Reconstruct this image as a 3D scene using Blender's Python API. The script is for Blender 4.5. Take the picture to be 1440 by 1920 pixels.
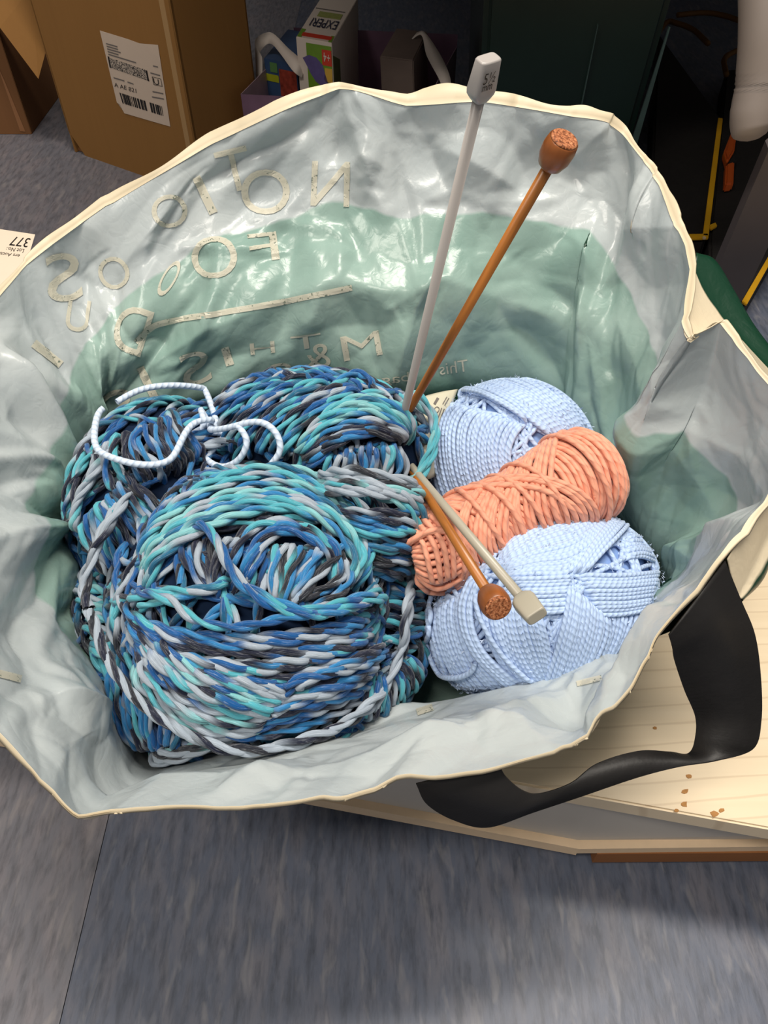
import bpy, bmesh, math, random
import numpy as np
from mathutils import Vector, Matrix
from mathutils.bvhtree import BVHTree

random.seed(7); rng = np.random.default_rng(7)
for o in list(bpy.data.objects): bpy.data.objects.remove(o)
scene = bpy.context.scene
col = scene.collection

# ------------------------------------------------------------------ camera
F = 1443.0; W, H = 1440, 1920
PITCH = math.radians(48.2); CP, SP = math.cos(PITCH), math.sin(PITCH)
CAM = np.array([0.0, 0.0, 0.66])
cd = bpy.data.cameras.new('camera'); cam = bpy.data.objects.new('camera', cd); col.objects.link(cam)
cam.location = CAM; cam.rotation_euler = (math.pi/2 - PITCH, 0, 0)
cd.sensor_fit = 'VERTICAL'; cd.sensor_height = 32.0; cd.lens = F / H * 32.0
cd.clip_start = 0.02; cd.clip_end = 50
scene.camera = cam

# ------------------------------------------------------------------ light
world = bpy.data.worlds.new('world'); scene.world = world; world.use_nodes = True
bg = world.node_tree.nodes['Background']
bg.inputs[0].default_value = (1.0, 0.97, 0.93, 1); bg.inputs[1].default_value = 0.17
def area(name, loc, size, power, color=(1, .93, .83), rot=(0, 0, 0)):
    l = bpy.data.lights.new(name, 'AREA'); l.shape = 'RECTANGLE'; l.size, l.size_y = size
    l.energy = power; l.color = color
    o = bpy.data.objects.new(name, l); o.location = loc; o.rotation_euler = rot; col.objects.link(o); return o
area('ceiling_light', (0.35, 0.62, 2.5), (1.2, 0.25), 39)
area('ceiling_light', (-0.8, -0.5, 2.5), (1.2, 0.25), 26)
vs = scene.view_settings
vs.view_transform = 'Standard'; vs.look = 'None'; vs.gamma = 1.0; vs.use_curve_mapping = False
vs.exposure = 0.45

# ------------------------------------------------------------------ helpers
def ray(px, py):
    h = (px - W/2) / F; v = (H/2 - py) / F
    return np.array([h, CP + v*SP, -SP + v*CP])
def at(px, py, t): return CAM + ray(px, py) * t
def at_z(px, py, z):
    r = ray(px, py); return CAM + r * ((z - CAM[2]) / r[2])
def at_y(px, py, y):
    r = ray(px, py); return CAM + r * (y / r[1])
def K7(p): return (100 + p[0]/1.895, 680 + p[1]/1.895)
def K6(p): return (740 + p[0]/2.571, 640 + p[1]/2.571)

def tag(o, label=None, cat=None, group=None, kind=None):
    if label: o['label'] = label
    if cat: o['category'] = cat
    if group: o['group'] = group
    if kind: o['kind'] = kind
    return o
def empty(name, loc=(0, 0, 0), label=None, cat=None, group=None):
    o = bpy.data.objects.new(name, None); o.location = Vector([float(c) for c in loc]); o.empty_display_size = .02
    col.objects.link(o); return tag(o, label, cat, group)
def link(name, me, mat, parent=None, smooth=False):
    o = bpy.data.objects.new(name, me); col.objects.link(o)
    if mat: me.materials.append(mat)
    if parent:
        o.parent = parent
        root = parent; off = Vector((0, 0, 0))
        while root: off += root.location; root = root.parent
        o.location = -off            # meshes are written in world coordinates
    if smooth: me.polygons.foreach_set('use_smooth', [True]*len(me.polygons))
    return o
def mesh(name, verts, faces, mat, parent=None, smooth=False):
    me = bpy.data.meshes.new(name); me.from_pydata([tuple(map(float, v)) for v in verts], [], [tuple(f) for f in faces]); me.update()
    return link(name, me, mat, parent, smooth)
def from_bm(name, bm, mat, parent=None, smooth=False):
    me = bpy.data.meshes.new(name); bm.to_mesh(me); bm.free(); return link(name, me, mat, parent, smooth)
def hexa(name, b, t, mat, parent=None, bevel=0.0, seg=2):
    """box from 4 bottom and 4 top points (same winding, counter-clockwise from above)"""
    bm = bmesh.new(); vb = [bm.verts.new(tuple(map(float, p))) for p in b]; vt = [bm.verts.new(tuple(map(float, p))) for p in t]
    bm.faces.new(vb[::-1]); bm.faces.new(vt)
    for i in range(4):
        j = (i+1) % 4; bm.faces.new((vb[i], vb[j], vt[j], vt[i]))
    if bevel: bmesh.ops.bevel(bm, geom=bm.edges[:], offset=bevel, segments=seg, affect='EDGES', clamp_overlap=True)
    return from_bm(name, bm, mat, parent)
def prism(name, pts, thick, n, mat, parent=None, bevel=0):
    """flat polygon given a thickness along n"""
    n = np.array(n, float); n = n/np.linalg.norm(n)
    bm = bmesh.new(); a = [bm.verts.new(tuple(map(float, p))) for p in pts]; b = [bm.verts.new(tuple(map(float, np.array(p)+n*thick))) for p in pts]
    bm.faces.new(a); bm.faces.new(b[::-1]); k = len(pts)
    for i in range(k):
        j = (i+1) % k; bm.faces.new((a[j], a[i], b[i], b[j]))
    if k > 4: bmesh.ops.triangulate(bm, faces=[f for f in bm.faces if len(f.verts) > 4])
    bmesh.ops.recalc_face_normals(bm, faces=bm.faces[:])
    if bevel: bmesh.ops.bevel(bm, geom=bm.edges[:], offset=bevel, segments=2, affect='EDGES', clamp_overlap=True)
    return from_bm(name, bm, mat, parent)
def box_axes(name, o, ax, ay, az, mat, parent=None, bevel=0):
    o, ax, ay, az = [np.array(v, float) for v in (o, ax, ay, az)]
    b = [o, o+ax, o+ax+ay, o+ay]; return hexa(name, b, [p+az for p in b], mat, parent, bevel)
def catmull(P, n, closed=False):
    P = np.asarray(P, float); k = len(P)
    if closed: Q = np.vstack([P[-1], P, P[0], P[1]]); segs = k
    else: Q = np.vstack([2*P[0]-P[1], P, 2*P[-1]-P[-2]]); segs = k-1
    u = np.linspace(0, segs, n, endpoint=not closed); i = np.minimum(u.astype(int), segs-1); f = (u-i)[:, None]
    p0, p1, p2, p3 = Q[i], Q[i+1], Q[i+2], Q[i+3]
    return .5*((2*p1)+(-p0+p2)*f+(2*p0-5*p1+4*p2-p3)*f**2+(-p0+3*p1-3*p2+p3)*f**3)
def resample(P, step):
    d = np.linalg.norm(np.diff(P, axis=0), axis=1); s = np.concatenate([[0], np.cumsum(d)]); n = max(4, int(s[-1]/step)+1)
    q = np.linspace(0, s[-1], n); return np.stack([np.interp(q, s, P[:, k]) for k in range(3)], 1)

# ------------------------------------------------------------------ materials
MATS = {}
class NT:
    def __init__(s, name, rough=.5, spec=.5):
        s.m = bpy.data.materials.new(name); s.m.use_nodes = True; s.t = s.m.node_tree; s.b = s.t.nodes['Principled BSDF']
        s.b.inputs['Roughness'].default_value = rough; s.b.inputs['Specular IOR Level'].default_value = spec
    def n(s, typ, **kw):
        x = s.t.nodes.new(typ)
        for k, v in kw.items():
            if k.startswith('i_'):
                key = k[2:]; key = int(key) if key.isdigit() else key
                x.inputs[key].default_value = v
            else: setattr(x, k, v)
        return x
    def l(s, a, b): s.t.links.new(a, b)
    def coord(s, scale=(1, 1, 1), rot=(0, 0, 0), kind='Object'):
        tc = s.n('ShaderNodeTexCoord'); mp = s.n('ShaderNodeMapping'); mp.inputs['Scale'].default_value = scale; mp.inputs['Rotation'].default_value = rot
        s.l(tc.outputs[kind], mp.inputs[0]); return mp.outputs[0]
    def noise(s, vec, scale, detail=4, rough=.55, dist=0):
        x = s.n('ShaderNodeTexNoise'); x.inputs['Scale'].default_value = scale; x.inputs['Detail'].default_value = detail
        x.inputs['Roughness'].default_value = rough; x.inputs['Distortion'].default_value = dist
        if vec is not None: s.l(vec, x.inputs['Vector'])
        return x.outputs['Fac']
    def ramp(s, fac, stops, interp='LINEAR'):
        x = s.n('ShaderNodeValToRGB'); x.color_ramp.interpolation = interp; e = x.color_ramp.elements
        while len(e) < len(stops): e.new(.5)
        for i, (p, c) in enumerate(stops): e[i].position = p; e[i].color = (c[0], c[1], c[2], 1)
        s.l(fac, x.inputs[0]); return x.outputs[0]
    def mix(s, fac, a, b, blend='MIX'):
        x = s.n('ShaderNodeMix', data_type='RGBA', blend_type=blend)
        if isinstance(fac, (int, float)): x.inputs[0].default_value = fac
        else: s.l(fac, x.inputs[0])
        for i, c in ((6, a), (7, b)):
            if isinstance(c, tuple): x.inputs[i].default_value = (c[0], c[1], c[2], 1)
            else: s.l(c, x.inputs[i])
        return x.outputs[2]
    def math(s, op, a, b=0.0):
        x = s.n('ShaderNodeMath', operation=op)
        for i, c in enumerate((a, b)):
            if isinstance(c, (int, float)): x.inputs[i].default_value = c
            else: s.l(c, x.inputs[i])
        return x.outputs[0]
    def bump(s, h, strength=.3, dist=.01, nrm=None):
        x = s.n('ShaderNodeBump'); x.inputs['Strength'].default_value = strength; x.inputs['Distance'].default_value = dist
        s.l(h, x.inputs['Height'])
        if nrm is not None: s.l(nrm, x.inputs['Normal'])
        s.l(x.outputs[0], s.b.inputs['Normal']); return x.outputs[0]
    def color(s, c):
        if isinstance(c, tuple): s.b.inputs['Base Color'].default_value = (c[0], c[1], c[2], 1)
        else: s.l(c, s.b.inputs['Base Color'])
def srgb(r, g, b):
    f = lambda c: (c/255/12.92) if c/255 <= .04045 else ((c/255+.055)/1.055)**2.4
    return (f(r), f(g), f(b))
def plain(name, c, rough=.5, spec=.5, var=.12, scale=30, bump=0.0):
    if name in MATS: return MATS[name]
    m = NT(name, rough, spec); v = m.coord(); f = m.noise(v, scale)
    m.color(m.mix(f, tuple(x*(1-var) for x in c), tuple(min(1, x*(1+var)) for x in c)))
    if bump: m.bump(m.noise(v, scale*4), bump, .002)
    MATS[name] = m.m; return m.m

def mat_floor(name, a, b, c):
    m = NT(name, .42, .4)
    v = m.coord((9, 3, 1)); f1 = m.noise(v, 3, 6, .6, .3)
    v2 = m.coord((70, 14, 1)); f2 = m.noise(v2, 2.2, 5, .65, .2)
    v3 = m.coord((40, 10, 1)); f3 = m.noise(v3, 2.6, 3, .5, .6)
    base = m.ramp(f1, [(.32, a), (.5, b), (.68, a)])
    base = m.mix(m.ramp(f2, [(.45, (0, 0, 0)), (.75, (1, 1, 1))]), base, tuple(x*.5 for x in b))
    base = m.mix(m.ramp(f3, [(.56, (0, 0, 0)), (.74, (.6, .6, .6))]), base, c)
    m.color(base); m.bump(f2, .06, .002); return m.m
M_floorA = mat_floor('vinyl_blue', srgb(110, 110, 120), srgb(90, 97, 114), srgb(134, 133, 138))
M_floorB = mat_floor('vinyl_grey', srgb(130, 124, 129), srgb(114, 114, 122), srgb(144, 139, 140))

def mat_cream():
    m = NT('cream_woodgrain', .38, .4)
    w = m.n('ShaderNodeTexWave', wave_type='BANDS', bands_direction='Y'); w.inputs['Scale'].default_value = 9; w.inputs['Distortion'].default_value = 5
    w.inputs['Detail'].default_value = 3; w.inputs['Detail Scale'].default_value = .6
    m.l(m.coord((.7, 2.4, 1), (0, 0, math.radians(-10.6))), w.inputs['Vector'])
    line = m.ramp(w.outputs['Fac'], [(0, (1, 1, 1)), (.05, (0, 0, 0))])
    base = m.mix(m.noise(m.coord((2, 40, 2), (0, 0, math.radians(-10.6))), 3), srgb(222, 202, 170), srgb(238, 220, 190))
    m.color(m.mix(m.math('MULTIPLY', line, .45), base, srgb(196, 172, 140))); return m.m
M_cream = mat_cream()
def mat_card(name, c):
    m = NT(name, .75, .2); v = m.coord((1, 1, .25)); f = m.noise(v, 14, 6, .6)
    f2 = m.noise(m.coord((220, 220, 6)), 1, 2)
    m.color(m.mix(f2, m.mix(f, tuple(x*.86 for x in c), tuple(x*1.1 for x in c)), tuple(x*.9 for x in c)))
    m.bump(f2, .05, .001); return m.m
M_card = mat_card('cardboard', srgb(148, 106, 58)); M_card2 = mat_card('cardboard_red', srgb(128, 88, 56))
M_cardedge = mat_card('cardboard_edge', srgb(176, 140, 96))
M_paper = plain('white_paper', srgb(222, 208, 196), .55, .3, .05)
M_ink = plain('black_ink', (.012, .011, .011), .5, .3, .1)
M_inkgrey = plain('grey_ink', (.16, .14, .13), .6, .3, .2, 400)
M_greyplastic = plain('grey_plastic', srgb(176, 170, 166), .33, .5, .03)
M_greyplastic2 = plain('pale_grey_plastic', srgb(172, 166, 150), .33, .5, .03)
def mat_wood(name, c, axis_scale):
    m = NT(name, .32, .5); v = m.coord(axis_scale, kind='UV'); f = m.noise(v, 1, 4, .6)
    m.color(m.ramp(f, [(.3, tuple(x*.5 for x in c)), (.5, c), (.72, tuple(x*1.35 for x in c))])); m.bump(f, .12, .0006); return m.m
M_bamboo = mat_wood('bamboo', srgb(168, 104, 44), (40, 9, 1))
M_bamboohead = mat_wood('turned_wood', srgb(146, 84, 40), (60, 7, 1))
def mat_endgrain():
    m = NT('end_grain', .6, .3); f = m.noise(m.coord(), 900, 3, .6)
    m.color(m.ramp(f, [(.36, srgb(96, 52, 26)), (.52, srgb(172, 104, 66)), (.7, srgb(206, 146, 104))])); m.bump(f, .5, .0005); return m.m
M_end = mat_endgrain()

# yarn materials --------------------------------------------------
def mat_chunky():
    m = NT('variegated_yarn', .52, .35); a = m.n('ShaderNodeAttribute', attribute_name='Col')
    uv = m.coord((130, 24, 1), kind='UV'); f = m.noise(uv, 1.0, 4, .65, .4)
    c = m.mix(f, m.mix(.35, a.outputs['Color'], (0, 0, 0)), a.outputs['Color'])
    c = m.mix(m.ramp(f, [(.55, (0, 0, 0)), (.8, (.55, .55, .55))]), c, (.85, .9, .95)); m.color(c)
    m.b.inputs['Sheen Weight'].default_value = .25; m.b.inputs['Sheen Roughness'].default_value = .4
    m.bump(f, .7, .0014); return m.m
M_chunky = mat_chunky()
def mat_plied(name, lo, hi, pitch, plies, rough=.6):
    m = NT(name, rough, .3); tc = m.n('ShaderNodeTexCoord'); sx = m.n('ShaderNodeSeparateXYZ'); m.l(tc.outputs['UV'], sx.inputs[0])
    ph = m.math('ADD', m.math('DIVIDE', sx.outputs[0], pitch), m.math('MULTIPLY', sx.outputs[1], float(plies)))
    tri = m.math('ABSOLUTE', m.math('SINE', m.math('MULTIPLY', ph, math.pi)))
    fib = m.noise(m.coord((700, 10, 1), kind='UV'), 1, 3, .6)
    h = m.math('ADD', tri, m.math('MULTIPLY', fib, .5))
    m.color(m.mix(m.noise(m.coord(), 60), m.ramp(h, [(.15, lo), (.75, hi), (1, tuple(min(1, x*1.12) for x in hi))]), hi))
    m.b.inputs['Sheen Weight'].default_value = .3; m.b.inputs['Sheen Roughness'].default_value = .4
    m.bump(h, .5, .0007); return m.m
M_blue = mat_plied('light_blue_yarn', srgb(146, 174, 220), srgb(182, 204, 238), .0042, 2)
M_peach = mat_plied('peach_yarn', srgb(208, 131, 106), srgb(232, 160, 132), .0085, 2, .55)
M_tail = mat_plied('pale_blue_yarn', srgb(138, 166, 204), srgb(204, 218, 236), .0042, 2)
M_corechunky = plain('yarn_core', (.008, .018, .045), .9, .1, .5, 60)
M_coreblue = plain('blue_core', srgb(130, 160, 210), .9, .1, .2, 60)
M_corepeach = plain('peach_core', srgb(190, 108, 82), .9, .1, .2, 60)

# bag materials ---------------------------------------------------
BAND = 0.074
def mat_bag(name, inside):
    m = NT(name, .28 if inside else .34, .42); a = m.n('ShaderNodeAttribute', attribute_name='rimdist')
    d = m.math('ADD', a.outputs['Fac'], m.math('MULTIPLY', m.math('SUBTRACT', m.noise(m.coord(), 26, 2), .5), .012))
    band = m.n('ShaderNodeMapRange'); band.inputs[1].default_value = BAND-.0012; band.inputs[2].default_value = BAND+.0012; m.l(d, band.inputs[0])
    if inside:
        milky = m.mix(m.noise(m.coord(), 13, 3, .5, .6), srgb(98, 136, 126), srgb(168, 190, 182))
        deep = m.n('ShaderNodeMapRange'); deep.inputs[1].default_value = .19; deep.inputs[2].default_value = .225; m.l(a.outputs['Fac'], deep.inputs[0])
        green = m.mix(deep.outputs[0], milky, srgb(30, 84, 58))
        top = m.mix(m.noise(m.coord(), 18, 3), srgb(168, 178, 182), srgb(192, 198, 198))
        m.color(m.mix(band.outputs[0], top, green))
    else:
        m.color(m.mix(band.outputs[0], srgb(218, 204, 176), srgb(12, 54, 36)))
    n1 = m.math('ABSOLUTE', m.math('SUBTRACT', m.noise(m.coord(), 46, 2, .5, .7), .5)); n2 = m.math('ABSOLUTE', m.math('SUBTRACT', m.noise(m.coord((1, 1, .6)), 130, 2, .5, .9), .5))
    m.bump(m.math('ADD', n1, m.math('MULTIPLY', n2, .35)), .16, .006)
    return m.m
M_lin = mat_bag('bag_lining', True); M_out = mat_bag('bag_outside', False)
M_hem = plain('bag_hem', srgb(214, 199, 170), .45, .4, .05)
M_handle = plain('black_film', (.012, .011, .011), .5, .4, .2, 20, .25)
def mat_print():
    m = NT('worn_cream_print', .4, .4); f = m.noise(m.coord(), 420, 3, .6)
    g = m.noise(m.coord(), 40, 2); k = m.math('ADD', f, m.math('MULTIPLY', m.math('SUBTRACT', g, .5), .35))
    m.color(m.ramp(k, [(.33, srgb(112, 122, 108)), (.37, srgb(206, 202, 184))])); m.b.inputs['Alpha'].default_value = .84; return m.m
M_print = mat_print()

# ================================================================== SETTING
PZ = 0.136                         # top of the cream cabinet panel
EX = np.array([.983, -.184, 0]); EY = np.array([.184, .983, 0])      # along / across the cabinet
floor = empty('floor'); floor['kind'] = 'structure'
SX = -.234
mesh('vinyl_sheet', [(-3, -1.5, 0), (SX-.0003, -1.5, 0), (SX-.0003, 3.2, 0), (-3, 3.2, 0)], [(0, 1, 2, 3)], M_floorB, floor)
mesh('vinyl_sheet', [(SX+.0003, -1.5, 0), (3, -1.5, 0), (3, 3.2, 0), (SX+.0003, 3.2, 0)], [(0, 1, 2, 3)], M_floorA, floor)
mesh('subfloor', [(-3, -1.5, -.004), (3, -1.5, -.004), (3, 3.2, -.004), (-3, 3.2, -.004)], [(0, 1, 2, 3)], plain('seam_dark', (.12, .12, .13)), floor)
wall = box_axes('wall_back', (-3, 2.6, 0), (6, 0, 0), (0, .1, 0), (0, 0, 2.6), plain('wall_paint', (.10, .09, .085), .8, .2)); wall['kind'] = 'structure'

shade_board = box_axes('added_board_1', (-.30, .92, .80), (2.2, 0, 0), (0, 1.68, 0), (0, 0, .03), plain('shade_board_paint', (.2, .17, .14), .7, .2)); shade_board['kind'] = 'structure'      # added board, out of view, put in to shade the corner

# ---- cream cabinet
def front(x, z=PZ): return np.array([x, .2143 - .187*(x-.099), z])
cab = empty('cabinet', (0, .45, 0), 'cream wood-effect cabinet panel with chipped front edge under the carrier bag', 'cabinet')
xl, xr = -.72, .78
A, B_ = front(xl), front(xr); BK = EY*.565
tb = [A, B_, B_+BK, A+BK]
hexa('top_panel', [p - np.array([0, 0, .018]) for p in tb], tb, M_cream, cab, .0015)
M_white = plain('white_melamine', srgb(196, 190, 182), .5, .3, .04)
xc = .151; zb = .042
pA, pB = front(xl+.0, zb), front(xc, zb); pC = np.array([.80, .2125, zb])
tA, tB, tC = front(xl, PZ-.018), front(xc, PZ-.018), np.array([.80, .20, PZ-.018])
back = np.array([0, .016, 0])
hexa('front_panel', [pA+back*.3, pB+back*.3, pB+back*1.3, pA+back*1.3], [tA+back*.3, tB+back*.3, tB+back*1.3, tA+back*1.3], M_white, cab)
hexa('return_panel', [pB+back*.3, pC, pC+back, pB+back*1.3], [tB+back*.3, tC, tC+back, tB+back*1.3], M_white, cab)
hexa('edge_strip', [pA-(0, .002, .014), pB-(0, .002, .014), pB+back*1.3-(0, 0, .014), pA+back*1.3-(0, 0, .014)], [pA-(0, .002, 0), pB-(0, .002, 0), pB+back*1.3, pA+back*1.3], plain('raw_edge', srgb(226, 200, 168), .6, .3, .12, 60), cab)
q = np.array([0, 0, .010])
hexa('edge_strip', [pB-(0, .002, .010), pC-(0, .002, .010), pC+back-q, pB+back-q], [pB-(0, .002, 0), pC-(0, .002, 0), pC+back, pB+back], plain('raw_edge', (1, 1, 1)), cab)
pD, pE = pB + np.array([.016, -.0025, 0]), pC + np.array([0, -.006, 0])
hexa('brown_rail', [pD-(0, 0, .030), pE-(0, 0, .030), pE+back-(0, 0, .030), pD+back-(0, 0, .030)], [pD-q, pE-q, pE+back-q, pD+back-q], plain('brown_board', srgb(142, 92, 52), .6, .3), cab)
g0 = front(xl+.03, 0)+EY*.05; g1 = np.array([.74, .235, 0])
hexa('plinth', [g0, front(xc, 0)+EY*.05, front(xc, 0)+EY*.5, g0+EY*.45], [p+np.array([0, 0, .04]) for p in (g0, front(xc, 0)+EY*.05, front(xc, 0)+EY*.5, g0+EY*.45)], plain('plinth_grey', srgb(150, 146, 140), .6), cab)
hexa('plinth', [front(xc, 0)+EY*.05, g1, g1+EY*.4, front(xc, 0)+EY*.5], [p+np.array([0, 0, .030]) for p in (front(xc, 0)+EY*.05, g1, g1+EY*.4, front(xc, 0)+EY*.5)], plain('plinth_grey', (1, 1, 1)), cab)
M_chip = plain('chipboard', srgb(176, 128, 78), .8, .2, .25, 300)
for px, py, s in ((1340, 1526, 9), (1352, 1520, 6), (1285, 1484, 6), (1282, 1508, 7), (1292, 1455, 6), (1228, 1365, 4), (1268, 1520, 4)):
    pts = []
    for k in range(7):
        a = k/7*2*math.pi; rr = s*(.6+.6*random.random()); pts.append(at_z(px+rr*math.cos(a)*1.2, py+rr*math.sin(a)*.8, PZ+.0002))
    prism('chip', pts, .0003, (0, 0, 1), M_chip, cab)

# ---- text helper
def text_mesh(s, cuts=0.0):
    cu = bpy.data.curves.new('text', 'FONT'); cu.body = s; cu.size = 1; cu.resolution_u = 5
    o = bpy.data.objects.new('text', cu); col.objects.link(o)
    dg = bpy.context.evaluated_depsgraph_get(); me = bpy.data.meshes.new_from_object(o.evaluated_get(dg))
    bpy.data.objects.remove(o); bpy.data.curves.remove(cu)
    bm = bmesh.new(); bm.from_mesh(me); bpy.data.meshes.remove(me)
    bmesh.ops.triangulate(bm, faces=bm.faces[:])
    xs = [v.co.x for v in bm.verts]; ys = [v.co.y for v in bm.verts]
    x0, x1, y0, y1 = min(xs), max(xs), min(ys), max(ys)
    for v in bm.verts: v.co.x = (v.co.x-x0)/(x1-x0); v.co.y = (v.co.y-y0)/(y1-y0); v.co.z = 0
    if cuts:
        for _ in range(4):
            es = [e for e in bm.edges if e.calc_length() > cuts]
            if not es: break
            bmesh.ops.subdivide_edges(bm, edges=es, cuts=1); bmesh.ops.triangulate(bm, faces=bm.faces[:])
    return bm
def text_on(name, s, o, ax, ay, mat, parent, lift=.0006):
    """text filling the parallelogram o, o+ax, o+ay"""
    o, ax, ay = [np.array(v, float) for v in (o, ax, ay)]; n = np.cross(ax, ay); n /= np.linalg.norm(n)
    bm = text_mesh(s)
    for v in bm.verts: v.co = Vector(o + ax*v.co.x + ay*v.co.y + n*lift)
    return from_bm(name, bm, mat, parent)

# ---- lot slip on the cabinet
c0 = [at_z(*p, PZ+.0003) for p in ((-60, 421), (66, 440), (30, 560), (-110, 545))]
slip = empty('lot_ticket', c0[0], 'small paper lot ticket numbered 377 lying on the cream cabinet', 'ticket')
prism('paper', c0, .0004, (0, 0, 1), plain('ticket_paper', srgb(244, 226, 204), .6, .3, .03), slip)
def flat_text(s, p_bl, p_br, p_tl, z=PZ+.0009):
    o, bx, tx = [at_z(*p, z) for p in (p_bl, p_br, p_tl)]
    text_on('printed_text', s, o, bx-o, tx-o, M_ink, slip, .0001)
flat_text('377', (58, 447), (24, 443), (51, 464))
flat_text('Lot No.:', (46, 467), (13, 463), (43, 474))
flat_text('ers Auction', (38, 477), (-10, 471), (35, 483))

# ================================================================== BACKGROUND
# ---- tall cardboard box with shipping label
f0 = at_z(140, 285, 0); f1 = at_z(384, 370, 0); fd = f1-f0; fd[2] = 0; fw = np.linalg.norm(fd); fd /= fw
fn = np.array([fd[1], -fd[0], 0])               # towards the camera
box = empty('cardboard_box', f0, 'tall brown cardboard box with a white shipping label standing on the floor', 'box')
dep = .17; hgt = .44
def wallp(name, a, b, mat, inset=0):
    th = .005; d = (b-a)/np.linalg.norm(b-a); nn = np.array([d[1], -d[0], 0])
    return box_axes(name, a, b-a, -nn*th, (0, 0, hgt), mat, box, .001)
c_ = f0 + fd*.0; c2 = f1.copy(); c3 = f1 - fn*dep; c4 = f0 - fn*dep
# front wall with a crushed lower left corner
pts = [f0+fd*.03, f1, f1+np.array([0, 0, hgt]), f0+np.array([0, 0, hgt]), f0+np.array([0, 0, .04])]
prism('front_wall', pts, .005, -fn, M_card, box)
wallp('side_wall', c2+0, c3, M_card); wallp('back_wall', c3, c4, M_card); wallp('side_wall', c4, f0+np.array([0, 0, 0]), M_card)
tb_ = f0+fd*(fw*.80)
box_axes('corner_crease', f0+fd*(fw*.93)+fn*.0005+np.array([0, 0, .01]), fd*.012, -fn*.002, (0, 0, hgt-.02), M_cardedge, box, .0005)
box_axes('base_panel', f0-fn*.006+np.array([0, 0, .002]), fd*fw, -fn*(dep-.01), (0, 0, .005), M_card2, box)
# label
def on_face(px, py):
    r = ray(px, py); t = np.dot(f0-CAM, fn)/np.dot(r, fn); return CAM + r*t
lab = prism('shipping_label', [on_face(*p)+fn*.0006 for p in ((188, 57), (240, 73), (262, 81), (297, 84), (320, 237), (292, 229), (234, 212), (226, 196), (220, 192))], .0005, fn, plain('label_paper', srgb(206, 186, 168), .45, .4, .06), box)
def L(px, py): return on_face(px, py)+fn*.0014
def lab_text(s, o, bx, tl, mat=M_ink): oo = L(*o); text_on('printed_text', s, oo, L(*bx)-oo, L(*tl)-oo, mat, lab, .0002)
lab_text('A AE 821', (216, 162), (257, 174), (215, 154))
lab_text('U', (290, 157), (300, 159.5), (288, 146))
def lab_bar(p, mat=M_ink, th=.0003): prism('bar', [L(*x) for x in p], th, fn, mat, lab)
def lerp(a, b, f): return (a[0]+(b[0]-a[0])*f, a[1]+(b[1]-a[1])*f)
# U frame
for a, b in (((286, 143), (302, 147)), ((302, 147), (305, 161)), ((305, 161), (289, 157.5)), ((289, 157.5), (286, 143))):
    lab_bar([a, b, (b[0]+.9, b[1]+.9), (a[0]+.9, a[1]+.9)], M_ink)
# stacked barcode block
M_pdf = NT('stacked_barcode', .5, .3); vv = M_pdf.noise(M_pdf.coord((1, 1, 1)), 700, 1, .5)
M_pdf.color(M_pdf.ramp(vv, [(.47, (.02, .02, .02)), (.53, srgb(196, 180, 165))])); M_pdf = M_pdf.m
lab_bar([(205, 107), (275, 131), (280, 151), (208, 126)], M_pdf, .0002)
lab_bar([(203, 105), (206, 106), (210, 127), (207, 126)]); lab_bar([(274, 131), (277, 132), (281, 152), (278, 151)])
t0, t1, b0, b1 = (225, 173), (305, 199), (231, 193), (308, 217)
f = 0.0
while f < 1:
    w_ = random.choice((.012, .02, .03, .045))
    if not .62 < f < .70: lab_bar([lerp(t0, t1, f), lerp(t0, t1, min(1, f+w_)), lerp(b0, b1, min(1, f+w_)), lerp(b0, b1, f)])
    f += w_ + random.choice((.01, .015, .025))
for k, (a, b) in enumerate([((200, 80), (221, 86)), ((201, 85), (222, 91)), ((202, 90), (227, 97)), ((203, 95), (223, 101)), ((204, 100), (256, 116)), ((214, 144), (234, 150)), ((240, 152), (251, 156)), ((288, 122), (297, 124)), ((283, 135), (301, 140)), ((287, 170), (307, 174)), ((286, 180), (308, 184))]):
    lab_bar([a, b, (b[0]+.4, b[1]+2.2), (a[0]+.4, a[1]+2.2)], M_inkgrey)

# ---- second cardboard box with hanging flap
k0 = at_z(60, 252, 0)
b2 = empty('cardboard_box', k0, 'reddish brown open cardboard box with a hanging flap at the left', 'box')
o2 = np.array([k0[0]-.42, k0[1], 0])
for nm, o_, ax, ay in (('front_wall', o2, (.42, 0, 0), (0, .005, 0)), ('back_wall', o2+(0, .29, 0), (.42, 0, 0), (0, .005, 0)), ('side_wall', o2+(.415, .005, 0), (.005, 0, 0), (0, .285, 0)), ('side_wall', o2+(0, .005, 0), (.005, 0, 0), (0, .285, 0))):
    box_axes(nm, o_, ax, ay, (0, 0, .27), M_card2, b2, .001)
box_axes('base_panel', o2+(.005, .005, .001), (.41, 0, 0), (0, .284, 0), (0, 0, .005), M_card2, b2)
ft = o2[2]+.27
flap = [at_y(*p, k0[1]-yy) for p, yy in (((-70, -25), .03), ((58, -22), .03), ((86, 96), .075), ((72, 148), .085), ((30, 92), .07), ((0, 52), .06), ((-70, -5), .04))]
prism('flap', flap, .005, (0, 1, .3), M_card, b2)
prism('tape', [at_y(*p, k0[1]-.0006) for p in ((-6, 120), (8, 150), (48, 247), (38, 246))], .0004, (0, -1, 0), plain('brown_tape', srgb(150, 104, 68), .3), b2)

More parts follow.
